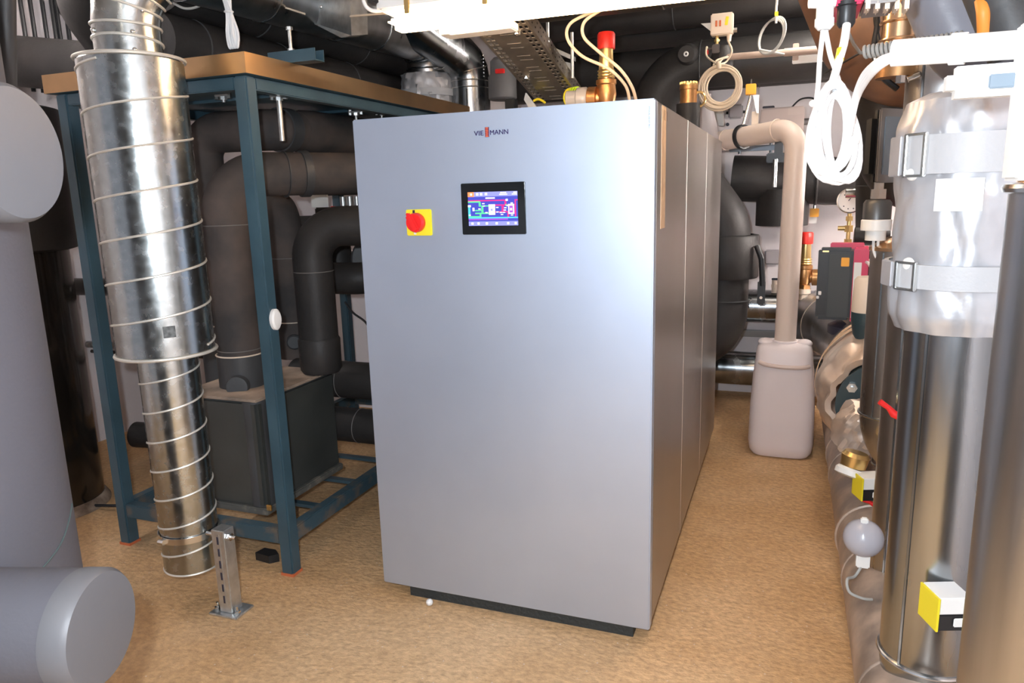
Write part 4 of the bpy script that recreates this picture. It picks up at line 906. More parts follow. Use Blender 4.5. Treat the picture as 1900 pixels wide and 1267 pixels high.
for (u, v, lb) in ((1437, 525, 'small brass drain cock standing on the upper steel pipe beside the lever'),):
    c = P(u, v, Y=3.15); t = thing('drain_cock', lb, 'valve', c)
    bm = BM(); cyl(bm, c+Vector((0, 0, -.07)), c+Vector((0, 0, .02)), .018, 14); hexnut(bm, c+Vector((0, 0, -.03)), (0, 0, 1), .024, .02); link('cock_body', bm, offw, t)
    bm = BM(); box(bm, c+Vector((-.02, -.01, .02)), c+Vector((.02, .01, .035)), .003); link('cock_handle', bm, ink, t)

# ================================================================ WASTE PIPE + JERRYCAN
cx = 1.437
ww = thing('waste_pipe', 'beige plastic waste pipe bending down into the jerrycan', 'pipe', (cx, 2.1, .66))
bm = BM(); tube(bm, [pe, PV+Vector((.055, -.02, 0)), (cx, 2.1, .655)], .058, .11, 32, 12); link('tube', bm, pvc, ww)
for c_, ax in ((pe+(PV-pe)*.10, dd), (PV-dd*.06, dd)):
    bm = BM(); ring(bm, c_, ax, .0585, .0025, 32); link('socket_edge', bm, pvcs, ww)
bm = BM(); ring(bm, (cx+.002, 2.1, 1.72), (0, 0, 1), .0585, .0012, 32); link('socket_edge', bm, pvcs, ww)
jc = thing('jerrycan', 'white milky plastic jerrycan standing on the floor under the beige waste pipe', 'jerrycan', (cx, 2.12, 0))
def superring(z, hx_, hy_, e=4.0, n=48, cy=2.12, ccx=cx):
    out = []
    for i in range(n):
        a = 2*PI*i/n; ca, sa = math.cos(a), math.sin(a)
        out.append((ccx+hx_*math.copysign(abs(ca)**(2/e), ca), cy+hy_*math.copysign(abs(sa)**(2/e), sa), z))
    return out
prof = [(0, .13, .10), (.006, .155, .125), (.03, .172, .142), (.08, .180, .150), (.30, .176, .148), (.48, .166, .142), (.56, .157, .137), (.595, .154, .132), (.625, .150, .125), (.65, .14, .115), (.662, .12, .10), (.666, .09, .07)]
bm = BM(); rings = []
for z, a, b in prof: rings.append([bm.verts.new(v) for v in superring(z, a, b)])
for a, b in zip(rings, rings[1:]):
    for i in range(48): bm.faces.new((a[i], a[(i+1) % 48], b[(i+1) % 48], b[i]))
bm.faces.new(rings[0][::-1]); bm.faces.new(rings[-1])
link('can_body', bm, canm, jc)
bm = BM(); sweep(bm, smooth_path([(cx-.135, 2.0, .565), (cx-.09, 1.972, .555), (cx, 1.963, .548), (cx+.09, 1.972, .548), (cx+.135, 2.0, .553)]), [.004]+[.012]*31+[.004], 12); link('grip_ridge', bm, mat('can_edge', (.72, .58, .52), .45), jc)
for s in (-1, 1):
    bm = BM(); bmesh.ops.create_uvsphere(bm, u_segments=20, v_segments=12, radius=.03)
    for v in bm.verts: v.co = Vector((v.co.x*1.4, v.co.y*1.5, v.co.z*.8))+Vector((cx+s*.105, 2.10, .662))
    link('shoulder_bump', bm, canm, jc)
bm = BM(); lathe(bm, [(.066, 0), (.066, .02), (.06, .024)], (cx, 2.10, .655), (0, 0, 1), 28); link('neck_opening', bm, canm, jc)

# ================================================================ RIGHT SIDE: HEADER PIPE ON FLOOR
hd = pipe('floor_pipe', 'dusty metal-clad header pipe lying on the floor along the right side', 'pipe', [(1.81, -.75, .145), (1.81, 2.5, .145)], .142, dusty, 0,
          seams=[((1.81, y, .145), (0, 1, 0)) for y in (-.25, .42, 1.45, 1.75)], seam_mat=dusty, seam_r=.005)
for y in (-.45, .75):
    bm = BM(); lathe(bm, [(.143, 0), (.15, .004), (.15, .02), (.143, .024)], (1.81, y, .145), (0, 1, 0), 40, cap=False); link('clad_band', bm, dusty, hd)
# risers
def riser(label, Y, X, r, zbot, ztop, m, extra=(), Rb=.2, cap=True, dirx=1):
    t = thing('steel_riser', label, 'pipe', (X, Y, zbot-Rb))
    pts = fillet([(X, Y, ztop), (X, Y, zbot-Rb), (X+.42*dirx, Y+.06, zbot-Rb)], Rb, 8)
    bm = BM(); sweep(bm, pts, r, 56); link('pipe_run', bm, m, t)
    for p, a in [((X, Y, zbot), (0, 0, 1)), ((X+.05, Y+.007, zbot-Rb*.72), (.5, 0, -1)), ]+list(extra):
        bm = BM(); ring(bm, p, a, r+.002, .0055, 56); link('clad_seam', bm, chrome if m is steel else steel, t)
    bm = BM(); aa = math.radians(228); box(bm, (X+(r+.001)*math.cos(aa)-.003, Y+(r+.001)*math.sin(aa)-.003, zbot), (X+(r+.001)*math.cos(aa)+.002, Y+(r+.001)*math.sin(aa)+.002, ztop-.01)); link('fold_seam', bm, steel, t)
    return t
z1 = P(1600, 770, Y=.75).z; z2 = P(1613, 1115, Y=.25).z; z3 = P(1632, 1215, Y=-.3).z
r1 = riser('rearmost of the clad risers on the right, capped with a conical metal lid', .80, 1.835, .112, z1, 1.30, steelb, Rb=.22)
bm = BM(); lathe(bm, [(.118, 0), (.118, .012), (.06, .045), (.045, .05)], (1.835, .80, 1.295), (0, 0, 1), 48); link('cone_lid', bm, tintmet, r1)
r2 = riser('middle clad riser on the right between the capped one and the jacketed one', .30, 1.845, .107, z2, 2.75, steelb, Rb=.18)
r3 = riser('clad riser on the right with a silver insulation jacket around its top', -.25, 1.825, .112, z3, 1.45, steel, Rb=.18)
r4 = thing('steel_riser', 'nearest clad riser filling the right edge of the picture', 'pipe', (1.855, -.80, 0))
bm = BM(); lathe(bm, [(.125, 0.0), (.125, 1.525)], (1.902, -.80, 0), (0, 0, 1), 64); link('pipe_run', bm, steelb, r4)
bm = BM(); ring(bm, (1.902, -.80, 1.525), (0, 0, 1), .127, .009, 64); link('top_rim', bm, chrome, r4)
bm = BM(); lathe(bm, [(.115, 1.53), (.115, 2.75)], (1.902, -.80, 0), (0, 0, 1), 64); link('upper_run', bm, tintmet, r4)
# silver jacket on riser 3
jk = thing('insulation_jacket', 'bulky silver fabric insulation jacket strapped round the riser at upper right', 'jacket', (1.825, -.25, 1.15))
zb_ = P(1790, 620, Y=-.37).z; ztj = P(1700, 175, Y=-.37).z
bm = BM(); jacket(bm, [(.112, 0), (.135, -.005), (.150, .03), (.152, .12), (.156, (ztj-zb_)*.5), (.158, ztj-zb_-.07), (.145, ztj-zb_-.01), (.10, ztj-zb_+.01)], (1.825, -.25, zb_), (0, 0, 1), seg=96, amp=.010, freq=5, sub=30, seed=1); link('jacket_cloth', bm, silver, jk)
for zz, wd in ((zb_+.13, .055), (ztj-.13, .085)):
    bm = BM(); lathe(bm, [(.158, -wd/2), (.168, -wd/2), (.168, wd/2), (.158, wd/2)], (1.825, -.25, zz), (0, 0, 1), 64, cap=False); link('strap', bm, greyst, jk)
    a = math.radians(218); cpt = Vector((1.825+.169*math.cos(a), -.25+.169*math.sin(a), zz)); Rz = Matrix.Rotation(a, 3, 'Z')
    bm = BM()
    for s in (-1, 1):
        t_ = bmesh.new(); box(t_, (-.004, s*.026-.005, -wd/2-.006), (.006, s*.026+.005, wd/2+.006), .002)
        for v in t_.verts: v.co = Rz @ v.co + cpt
        merge(bm, t_)
        t_ = bmesh.new(); box(t_, (-.004, -.026, s*(wd/2+.003)-.003), (.006, .026, s*(wd/2+.003)+.003), .002)
        for v in t_.verts: v.co = Rz @ v.co + cpt
        merge(bm, t_)
    link('buckle', bm, chrome, jk)
    a = math.radians(196); cpt = Vector((1.825+.168*math.cos(a), -.25+.168*math.sin(a), zz)); Rz = Matrix.Rotation(a, 3, 'Z')
    bm = BM(); box(bm, (-.001, -.035, -wd/2-.003), (.005, .02, wd/2+.003), .002)
    for v in bm.verts: v.co = Rz @ v.co + cpt
    link('strap_end', bm, silver, jk)
for (u, v) in ((1668, 322), (1673, 492)):
    c = P(u, v, Y=-.36); 
    bm = BM(); dirv = (Vector((c.x, c.y, 0))-Vector((1.825, -.25, 0))).normalized(); cc_ = Vector((1.825, -.25, c.z))+dirv*.160
    lathe(bm, [(.017, 0), (.016, .005), (.008, .009)], cc_, dirv, 24); link('rivet', bm, white, jk)
a = math.radians(252)
bm = BM(); rows = []
for z in (1.475, 1.545):
    rows.append([bm.verts.new((1.825+.1665*math.cos(a-.28+.56*k/8), -.25+.1665*math.sin(a-.28+.56*k/8), z)) for k in range(9)])
for k in range(8): bm.faces.new((rows[0][k], rows[0][k+1], rows[1][k+1], rows[1][k]))
link('label_patch', bm, white, jk)

# valve jackets & pump region
vj = thing('valve_jacket', 'dusty silver fabric jacket around a big flanged valve beside the jerrycan', 'jacket', (1.90, 1.35, .35))
jo = Vector((1.870, 1.30, .62)); jax = (-.10, -1, -.06)
bm = BM(); jacket(bm, [(.14, -.38), (.24, -.34), (.285, -.18), (.29, .0), (.275, .12), (.225, .22), (.20, .215)], jo, jax, seg=96, amp=.014, freq=8, sub=30, seed=7); link('jacket_cloth', bm, silverd, vj)
for h, r in ((-.27, .279), (-.09, .297)):
    bm = BM(); lathe(bm, [(r, -.02), (r+.004, -.02), (r+.004, .02), (r, .02)], jo+Vector(jax)*h, jax, 64, cap=False); link('strap', bm, tanstr, vj)
fl = thing('pipe_flange', 'dark blue-grey bolted flange disc showing inside the dusty silver jacket', 'flange', jo+Vector(jax)*.22)
bm = BM(); lathe(bm, [(.195, .19), (.195, .235)], jo, jax, 40); link('flange_disc', bm, teal, fl)
x_, y_, d_ = frame_of(jax)
for k in range(8):
    a = 2*PI*(k+.3)/8; cpt = jo+Vector(jax).normalized()*.235+(x_*math.cos(a)+y_*math.sin(a))*.155
    bm = BM(); hexnut(bm, cpt, jax, .022, .018); cyl(bm, cpt, cpt+Vector(jax)*.035, .010, 10); link('bolt', bm, zinc, fl)
bm = BM(); lathe(bm, [(.09, .23), (.085, .33)], jo, jax, 32); link('pipe_neck', bm, mat('tan_casting', (.55, .40, .28), .5), fl)
# second small jacket near riser elbow
sj = thing('valve_jacket', 'small crumpled silver jacket between the flange and the capped riser foot', 'jacket', P(1600, 800, Y=1.0))
bm = BM(); jacket(bm, [(.05, -.12), (.11, -.10), (.12, .0), (.09, .08), (.04, .10)], P(1606, 790, Y=1.0), (.4, -.4, 1), amp=.02, freq=9, seg=48); link('jacket_cloth', bm, silverd, sj)
# elbow jacket behind (dark grey/steel)
pipe('clad_elbow', 'dull steel clad elbow bending forward behind the red-sided pump', 'pipe', [(1.66, 3.0, .64), (1.78, 2.5, .68), (1.86, 1.75, .66)], .20, steelb, .4, seams=[((1.72, 2.72, .66), (.25, -1, 0))], seam_mat=dusty)
# pump motor with control box
c = P(1560, 524, Y=1.9)
pm = thing('circulation_pump', 'circulation pump head, black front and crimson side, above the dusty jacket', 'pump', c)
Rp = Matrix.Rotation(.12, 3, 'Y') @ Matrix.Rotation(-.55, 3, 'Z')
def rb(lo, hi, bev, m, nm, par=pm, R_=Rp, c_=c, sm=True):
    bm = BM(); box(bm, lo, hi, bev)
    for v in bm.verts: v.co = R_ @ v.co + c_
    return link(nm, bm, m, par, smooth=sm)
Rp = Matrix.Rotation(-.10, 3, 'Z')
def rbp(lo, hi, bev, m, nm, par=pm): return rb(lo, hi, bev, m, nm, par, Rp, c)
fcv = rbp((-.110, -.10, -.185), (.055, .0, .185), .014, dgrey, 'front_cover')
rbp((-.055, -.106, -.170), (.045, -.098, .160), .004, mat('slate_face', (.040, .046, .048), .5), 'front_face')
rbp((-.105, -.104, -.160), (-.060, -.099, .155), .002, blackp, 'dark_strip')
rbp((.0, -.110, .095), (.038, -.105, .140), .002, orange, 'warning_sticker')
rbp((-.100, -.1065, -.055), (-.085, -.103, -.035), .003, white, 'emblem_dots')
rbp((-.108, -.1065, -.085+.01), (-.095, -.103, -.060), .003, white, 'emblem_dots')
rbp((-.09, -.103, .166), (-.06, -.099, .174), .001, brassy, 'small_print')
rbp((-.060, .0, .175), (.10, .06, .205), .004, magen, 'side_cover')
rbp((.056, -.095, -.195), (.125, .10, .185), .006, magen, 'side_cover')
rbp((.060, -.0985, -.170), (.095, -.0955, .115), .001, white, 'rating_label')
rbp((.098, -.100, -.055), (.122, -.096, -.018), .001, orange, 'warning_sticker')
for k, z in enumerate((.11, .02, -.045, -.115)):
    bm = BM(); a = Rp @ Vector((.125, -.03, z))+c; b = Rp @ Vector((.178, -.03, z))+c; cyl(bm, a, b, .018, 14); link('cable_gland', bm, offw if k != 1 else ink, pm)
bm = BM(); lathe(bm, [(.13, 0), (.13, .30)], c+Vector((.11, .17, -.14)), (0, 0, 1), 36); link('motor_housing', bm, dgrey, pm)
bm = BM(); lathe(bm, [(.10, 0), (.13, .02), (.13, .06), (.09, .08)], c+Vector((.08, .03, -.29)), (0, 0, 1), 36); link('pump_neck', bm, ink, pm)
for a_, b_ in (((1604, 485), (1622, 512)), ((1602, 535), (1622, 548))):
    bm = BM(); p0 = P(*a_, Y=1.85); p1 = P(*b_, Y=1.6); sweep(bm, smooth_path([p0, (p0+p1)/2+Vector((0, 0, .02)), p1]), .008, 8); link('pump_cable', bm, cablew, pm)
# peach capped actuator
c2_ = P(1608, 570, Y=1.25)
ta_ = thing('valve_actuator', 'peach-topped dark-based cylindrical actuator in front of the pump', 'actuator', c2_)
bm = BM(); lathe(bm, [(.060, -.02), (.062, .0), (.056, .12), (.045, .135)], c2_+Vector((0, 0, .0)), (0, 0, 1), 32); link('top_cap', bm, offw, ta_)
bm = BM(); lathe(bm, [(.038, -.14), (.050, -.12), (.060, -.06), (.061, -.02)], c2_, (0, 0, 1), 32); link('lower_body', bm, teal, ta_)
# gauge
c = P(1578, 372, Y=2.2)
gg = thing('pressure_gauge', 'round pressure gauge on a chrome stem with isolating cock before the white wall', 'gauge', c)
bm = BM(); lathe(bm, [(.068, .0), (.068, .035), (.062, .038), (.060, .030), (0, .030)], c, (-.1, -1, 0), 40, cap=False); link('gauge_case', bm, chrome, gg)
bm = BM(); lathe(bm, [(.060, 0), (.0, .001)], c+Vector((-.003, -.031, 0)), (-.1, -1, 0), 36, cap=False); o = link('dial', bm, red2, gg)
bm = BM()
for k in range(9):
    a = -.8+k*.6; p = c+Vector((math.sin(a)*.045, -.034, -math.cos(a)*-.045)); box(bm, p-Vector((.003, .001, .003)), p+Vector((.003, .001, .003)))
box(bm, c+Vector((-.002, -.035, -.005)), c+Vector((.002, -.033, .038)), 0, Matrix.Rotation(.6, 3, 'Y')); link('dial_marks', bm, ink, gg)
bm = BM(); cyl(bm, c+Vector((0, .0, -.07)), c+Vector((0, 0, -.30)), .011, 14); hexnut(bm, c+Vector((0, 0, -.11)), (0, 0, 1), .020, .025); hexnut(bm, c+Vector((0, 0, -.17)), (0, 0, 1), .024, .035); cyl(bm, c+Vector((-.055, 0, -.15)), c+Vector((.02, 0, -.15)), .013, 14); hexnut(bm, c+Vector((0, 0, -.30)), (0, 0, 1), .022, .09); link('gauge_stem', bm, brassy, gg)
c = P(1590, 365, Y=2.0)
bl = thing('ball_valve', 'chrome ball valve with white tag and red lever end in front of the gauge', 'valve', c)
bm = BM(); cyl(bm, c+Vector((-.055, 0, .02)), c+Vector((.02, 0, .02)), .026, 18); cyl(bm, c+Vector((.0, 0, .02)), c+Vector((.0, 0, .12)), .010, 12); link('valve_body', bm, chrome, bl)
bm = BM(); box(bm, c+Vector((-.003, -.035, -.035)), c+Vector((.038, -.025, .022)), .003); link('white_tag', bm, white, bl)
bm = BM(); box(bm, c+Vector((.02, -.01, .035)), c+Vector((.062, .006, .052)), .004); link('red_lever', bm, redp, bl)
# black pipe column right of the gauge
pipe('insulated_pipe', 'short brown-black insulated pipe dropping beside the pressure gauge', 'pipe', [P(1618, 150, Y=1.9), P(1616, 420, Y=1.9)], .072, foam, 0, seams=[(P(1617, 345, Y=1.9), (0, 0, 1))], seam_mat=foamg)
pipe('insulated_pipe', 'stubby black horizontal pipe behind the isolating cock of the gauge', 'pipe', [P(1585, 438, Y=2.25), P(1650, 440, Y=2.25)], .05, foam, 0)
# display module
c = P(1636, 272, Y=.75)
dm = thing('sensor_display', 'dark grey wedge-shaped sensor display with pale rim left of the silver jacket', 'sensor', c)
Rd = Matrix.Rotation(.9, 3, 'Z')
def rbd(lo, hi, bev, m, nm): return rb(lo, hi, bev, m, nm, dm, Rd, c)
rbd((-.075, -.035, -.125), (.075, .035, .125), .03, dgrey, 'display_housing')
rbd((-.078, -.040, -.128), (.078, -.030, .128), .008, mat('mid_grey_rim', (.20, .19, .19), .4), 'display_rim')
rbd((-.055, -.044, -.10), (.06, -.038, .10), .008, mat('blue_grey_lens', (.16, .20, .24), .3), 'display_lens')
bm = BM(); hexnut(bm, c+Vector((.0, 0, -.15)), (0, 0, 1), .018, .03); hexnut(bm, c+Vector((.0, 0, -.185)), (0, 0, 1), .028, .035); link('stem_nut', bm, chrome, dm)
bm = BM(); lathe(bm, [(.048, -.27), (.048, -.20), (.04, -.188)], c, (0, 0, 1), 32); link('dark_ring', bm, mat('knurled_metal', (.10, .10, .10), .4, .5), dm)
bm = BM(); lathe(bm, [(.035, -.335), (.035, -.30), (.052, -.298), (.052, -.262), (.045, -.256)], c, (0, 0, 1), 32); link('white_nut', bm, white, dm)
for k in (0, 1):
    bm = BM(); sweep(bm, smooth_path([c+Vector((-.005+.015*k, 0, -.33)), c+Vector((0+.015*k, 0, -.38)), c+Vector((.03+.01*k, 0, -.43)), c+Vector((.08, 0, -.46))]), .005, 8); link('sensor_cable', bm, cablew, dm)

# ---------------------------------------------------------------- small valves and tags low on the right
def tbar(u, v, Y, label, ang=0.0, s=1.0, to=None):
    c = P(u, v, Y=Y); t = thing('ball_valve', label, 'valve', c)
    bm = BM(); Rr = Matrix.Rotation(ang, 3, 'Y')
    sweep(bm, [Rr @ Vector(p)*s + c for p in ((-.05, 0, .02), (-.02, 0, .012), (.0, 0, 0), (.04, 0, 0))], [.009*s, .008*s, .012*s, .014*s], 12); link('red_lever', bm, redp, t)
    bm = BM(); cyl(bm, c+Vector((.02*s, 0, 0)), Vector(to) if to else c+Vector((.02*s, .06, 0)), .012*s, 14); cyl(bm, c+Vector((.02*s, -.014, 0)), c+Vector((.02*s, -.018, 0)), .008*s, 10); link('valve_body', bm, brassy, t)
    return t
tbar(1658, 768, .10, 'ball valve with bright red lever in front of the middle clad riser', .35, 1.0, to=(1.80, .24, P(1658, 768, Y=.10).z))
tbar(1622, 937, .55, 'small ball valve with red handle just above the floor pipe, behind the middle riser', .0, .8, to=P(1622, 937, Y=.55)+Vector((.02, .03, -.16)))
hw = P(1583, 855, Y=.62)
hv = thing('hand_wheel_valve', 'brass valve with white hand wheel in front of the floor pipe seam', 'valve', hw)
bm = BM(); lathe(bm, [(.05, 0), (.058, .01), (.058, .028), (.04, .034)], hw+Vector((0, 0, -.03)), (-.3, -.3, -1), 28); link('hand_wheel', bm, white, hv)
bm = BM(); lathe(bm, [(.045, 0), (.05, .04), (.04, .055)], hw+Vector((0, 0, -.02)), (.2, .1, 1), 28); link('valve_body', bm, brassy, hv)
def tagbox(u, v, Y, label, s, Rz=.5):
    c = P(u, v, Y=Y); t = thing('thermometer_tag', label, 'sensor box', c); Rr = Matrix.Rotation(Rz, 3, 'Z')
    def f(lo, hi, bev, m, nm):
        bm = BM(); box(bm, Vector(lo)*s, Vector(hi)*s, bev*s)
        for v_ in bm.verts: v_.co = Rr @ v_.co + c
        link(nm, bm, m, t)
    f((-.035, -.03, 0), (.045, .05, .045), .002, white, 'upper_shell'); f((-.035, -.03, -.045), (.045, .05, -.001), .002, blackp, 'lower_shell')
    f((-.042, -.034, -.045), (-.036, .05, .045), .001, yellow, 'yellow_front'); f((.0, -.036, -.032), (.04, -.031, -.008), .004, white, 'oval_mark')
    return t
tagbox(1756, 1128, -.42, 'white, black and yellow sensor box on the jacketed riser near the bottom right', .95, .35)
tagbox(1612, 903, .55, 'dusty yellow-edged sensor box beside the hand wheel on the floor pipe', .95, .35)
# white round air vent with dome
c = P(1602, 998, Y=.12)
av = thing('flow_sensor', 'white domed round sensor with cable on the dusty floor pipe', 'sensor', c)
bm = BM(); lathe(bm, [(.058, -.012), (.060, .0), (.058, .014), (.046, .036), (.022, .050), (0, .054)], c, (-.1, -.75, .65), 36, cap=False); link('dome', bm, mat('pearl_plastic', (.42, .42, .47), .25), av)
bm = BM(); box(bm, c+Vector((-.018, -.02, -.095)), c+Vector((.022, .015, -.05)), .004); link('connector', bm, white, av)
bm = BM(); box(bm, c+Vector((-.012, -.012, .05)), c+Vector((.01, .006, .07)), .004); link('lug', bm, white, av)
bm = BM(); sweep(bm, smooth_path([c+Vector((0, -.01, -.09)), c+Vector((-.02, -.03, -.12)), P(1572, 1075, Y=.05), P(1576, 1098, Y=.03), P(1600, 1110, Y=.03), P(1618, 1112, Y=.05)]), .0045, 8); link('sensor_lead', bm, cableg, av)

# ================================================================ TOP RIGHT CLUSTER
D0 = 1.5
c = P(1553, 2, d=D0)
rbx = thing('pump_controller', 'crimson plastic controller edge with cable glands at the top right edge', 'controller', c)
bm = BM(); box(bm, P(1518, 14, d=D0), P(1605, -90, d=D0)+Vector((0, .12, 0)), .004); link('controller_housing', bm, magen, rbx)
bm = BM(); box(bm, P(1604, 8, d=D0), P(1668, -80, d=D0)+Vector((0, .10, 0)), .004); link('controller_heat_sink', bm, mat('heatsink', (.30, .28, .27), .4, .6), rbx)
for i in range(5):
    p = P(1610+i*18, 4, d=D0); bm = BM(); box(bm, p+Vector((-.004, -.01, -.018)), p+Vector((.005, .04, .02)), .004); link('heat_sink_fin', bm, offw, rbx)
bm = BM(); p = P(1502, 4, d=D0); lathe(bm, [(.012, 0), (.014, .03), (.014, .05)], p, (1, .3, 0), 24); link('side_knob', bm, white, rbx)
g1 = P(1530, 35, d=D0); g2 = P(1570, 32, d=D0)
bm = BM(); lathe(bm, [(.012, 0), (.019, .008), (.019, .022), (.017, .024), (.017, .045)], g1+Vector((0, 0, -.022)), (0, 0, 1), 24); link('white_gland', bm, white, rbx)
bm = BM(); lathe(bm, [(.013, 0), (.018, .008), (.018, .040), (.022, .042), (.022, .050)], g2+Vector((0, 0, -.02)), (0, 0, 1), 12); link('black_gland', bm, blackp, rbx)
# white cable coil
wc = thing('cable_coil', 'overexposed bundle of white cable loops hanging from the crimson controller', 'cable', P(1548, 340, d=1.45))
def cab(pts, r=.0052, m=cablew, nm='cable_run'):
    bm = BM(); sweep(bm, smooth_path(pts, 8), r, 10); return link(nm, bm, m, wc)
cab([P(1527, 58, d=1.5), P(1521, 110, d=1.49), P(1518, 160, d=1.47), P(1512, 210, d=1.45), P(1508, 260, d=1.45)])
cab([P(1532, 58, d=1.5), P(1540, 100, d=1.49), P(1550, 130, d=1.48), P(1560, 165, d=1.46)])
bm = BM(); sweep(bm, smooth_path([P(1571, 46, d=1.49), P(1566, 80, d=1.48), P(1556, 115, d=1.47), P(1546, 150, d=1.46)]), .0082, 12); link('thick_lead', bm, cablew, wc)
bm = BM(); a = P(1561, 92, d=1.478); b = P(1557, 112, d=1.472); cyl(bm, a, b, .0088, 14); link('yellow_band', bm, yellow, wc)
for i, (u, v, a_, b_, tl) in enumerate(((1545, 243, 42, 94, .05), (1549, 246, 37, 92, .03), (1542, 240, 40, 80, .10), (1552, 240, 33, 86, -.06), (1548, 252, 43, 88, -.10), (1560, 246, 30, 92, -.16), (1540, 250, 35, 72, .12), (1536, 238, 33, 84, .14), (1564, 252, 27, 84, -.12), (1546, 236, 25, 78, .0), (1556, 254, 38, 80, -.05))):
    dpt = 1.46-.008*(i % 4); pts = []
    for k in range(28):
        t = 2*PI*k/28; x = a_*math.cos(t)*(1-.25*math.sin(t)); y = -b_*math.sin(t)
        pts.append(P(u+x*math.cos(tl)-y*math.sin(tl), v+x*math.sin(tl)+y*math.cos(tl), d=dpt+.012*math.cos(t)))
    bm = BM(); sweep(bm, pts, .0052, 10, closed=True); link('coil_loop', bm, cablew, wc)
for u, v in ((1508, 192), (1588, 262)):
    bm = BM(); bmesh.ops.create_uvsphere(bm, u_segments=14, v_segments=10, radius=.007, matrix=Matrix.Translation(P(u, v, d=1.44))); link('cable_tie', bm, white, wc)
# conduit + leads
for k in range(4):
    cab([P(1662, 100+k*2, d=1.12), P(1630, 112+k*5, d=1.18), P(1600+k*2, 142+k*4, d=1.28), P(1583+k*2, 190, d=1.38), P(1574+k, 250, d=1.43)], .0045)
a = P(1656, 99, d=1.12); b = P(1960, 78, d=1.0)
cdt = thing('white_conduit', 'thick white plastic conduit running off the right edge, upper right', 'conduit', a)
bm = BM(); cyl(bm, a, b, .0195, 28); link('tube', bm, white, cdt)
m_ = a+(b-a)*.42
bm = BM(); lathe(bm, [(.0200, -.008), (.0225, -.008), (.0225, .012), (.0200, .012)], m_, b-a, 24, cap=False); link('clip', bm, cablew, cdt)
a = P(1757, 182, d=1.06); b = P(1893, 112, d=1.02)
wb = thing('white_cover_box', 'white rounded plastic cover with oval slot just under the white conduit', 'box', a)
bm = BM(); box(bm, Vector((a.x, a.y, a.z)), Vector((b.x+.02, a.y+.05, b.z)), .012, seg=4); link('cover', bm, white, wb)
mm_ = P(1870, 150, d=1.035)
bm = BM(); box(bm, Vector((mm_.x-.025, a.y-.003, mm_.z-.010)), Vector((mm_.x+.04, a.y+.001, mm_.z+.010)), .0018); link('oval_slot', bm, mat('pale_grey_slot', (.14, .18, .22), .5), wb)
bm = BM(); box(bm, P(1884, 335, d=1.0), P(1900, 40, d=1.0)+Vector((.02, .03, 0)), .004); tag(link('white_upright', bm, white), 'white vertical rail cut by the right edge of the picture', 'rail')
# coil spring cord
a = P(1602, 97, d=1.9); b = P(1790, 70, d=1.75); L = (b-a).length; d = (b-a).normalized(); x, y, _ = frame_of(d)
bm = BM(); pts = [P(1574, 60, d=1.8), P(1584, 82, d=1.85), P(1596, 98, d=1.9)]
nt_ = 22*12
for i in range(nt_):
    t = i/nt_; an = 2*PI*22*t; pts.append(a+d*L*t+(x*math.cos(an)+y*math.sin(an))*.014)
sweep(bm, pts, .0042, 8); tag(link('coiled_cable', bm, cableg), 'grey coiled spiral cord behind the white conduit', 'cable')
# big dark elbow, orange lamp light painted into its foam colour
pipe('insulated_pipe', 'huge black insulated elbow painted with brown lamp glow filling the gap behind the white cable loops', 'pipe', [(1.50, 1.45, 2.78), (1.78, 1.35, 2.10), (2.38, 1.45, 2.05)], .24, mat('foam_lamp_glow', (.22, .11, .06), .55, col2=(.13, .07, .045), vscale=6, bump=.25, bscale=12), .2, seams=[((1.76, 1.33, 2.12), (.5, .1, -1))], seam_mat=foam)
pipe('insulated_pipe', 'dark vertical insulated pipe behind the white loops and left of the display', 'pipe', [(1.86, 1.55, 2.2), (1.86, 1.55, 1.62), (2.2, 1.9, 1.5)], .17, foam, .2)
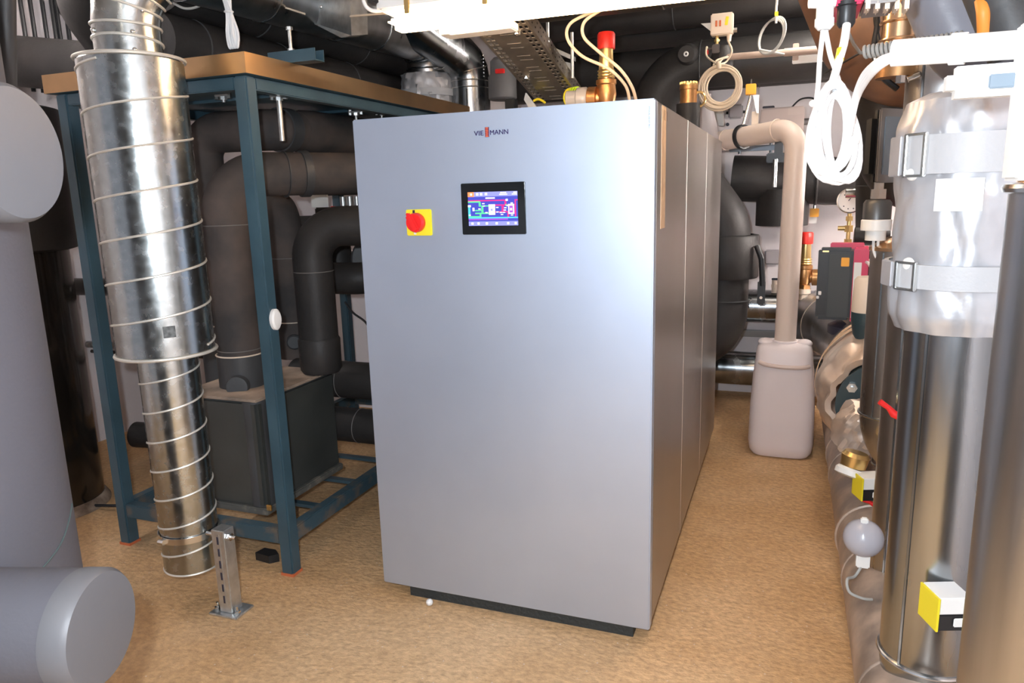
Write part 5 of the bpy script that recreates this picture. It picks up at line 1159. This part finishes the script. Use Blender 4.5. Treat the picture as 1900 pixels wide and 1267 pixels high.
# banded steel pipe with flange
p0 = P(1668, 125, d=2.15)
bn = thing('steel_duct', 'ribbed steel pipe stub painted with warm lamp tint with a flange at the upper right', 'duct', (p0.x, p0.y, p0.z))
bm = BM(); lathe(bm, [(.055, .0), (.055, .5)], p0+Vector((0, 0, .06)), (.02, 0, 1), 40); link('pipe_run', bm, tintmet, bn)
for z in (.075, .125, .175, .19, .24):
    bm = BM(); ring(bm, p0+Vector((0, 0, z)), (.02, 0, 1), .056, .005, 36); link('rib', bm, tintmet, bn)
bm = BM(); lathe(bm, [(.062, -.03), (.062, .0), (.050, .004)], p0, (.02, 0, 1), 36); link('flange', bm, mat('bronze_dark', (.40, .22, .10), .4, .8), bn)
bm = BM(); hexnut(bm, p0+Vector((.0, -.05, -.05)), (0, 0, 1), .014, .02); cyl(bm, p0+Vector((.02, -.045, -.04)), p0+Vector((.05, -.045, -.03)), .01, 10); link('bolt', bm, chrome, bn)
p1 = P(1716, 165, d=2.2)
sr = pipe('steel_riser', 'slim vertical steel pipe painted with orange lamp glow above the silver jacket', 'pipe', [(p1.x, p1.y, 1.6), (p1.x, p1.y, 2.75)], .030, tintmet, 0)
# blue-grey plate, orange strap, black insulation at top right corner
pipe('insulated_pipe', 'grey insulated pipe crossing the top right corner behind the conduit', 'pipe', [P(1735, -30, d=1.9), P(1790, 95, d=1.9), P(1960, 150, d=1.8)], .085, mat('blue_grey_wrap', (.22, .23, .27), .4, bump=.1), .1)
pipe('insulated_pipe', 'dark grey insulated pipe in the extreme top right corner', 'pipe', [P(1840, -60, d=1.6), P(1900, 90, d=1.6)], .07, foamg, 0)
bm = BM(); sweep(bm, smooth_path([P(1818, -10, d=1.6), P(1824, 20, d=1.58), P(1826, 62, d=1.6)]), .014, 10); tag(link('orange_strap', bm, mat('orange_rubber', (.80, .30, .05), .5)), 'orange hose strap between the grey pipes in the top right corner', 'strap')
wire('black cable looping down behind the white conduit, thick and doubled', [P(1618, -10, d=2.3), P(1628, 40, d=2.3), P(1622, 90, d=2.3), P(1632, 135, d=2.2), P(1665, 165, d=2.2)], .009, blackp, 'black_cable')
wire('slimmer black cable crossing the thick one near the steel pipe stub', [P(1632, -10, d=2.3), P(1624, 30, d=2.3), P(1630, 70, d=2.3), P(1640, 110, d=2.25)], .006, blackp, 'black_cable')
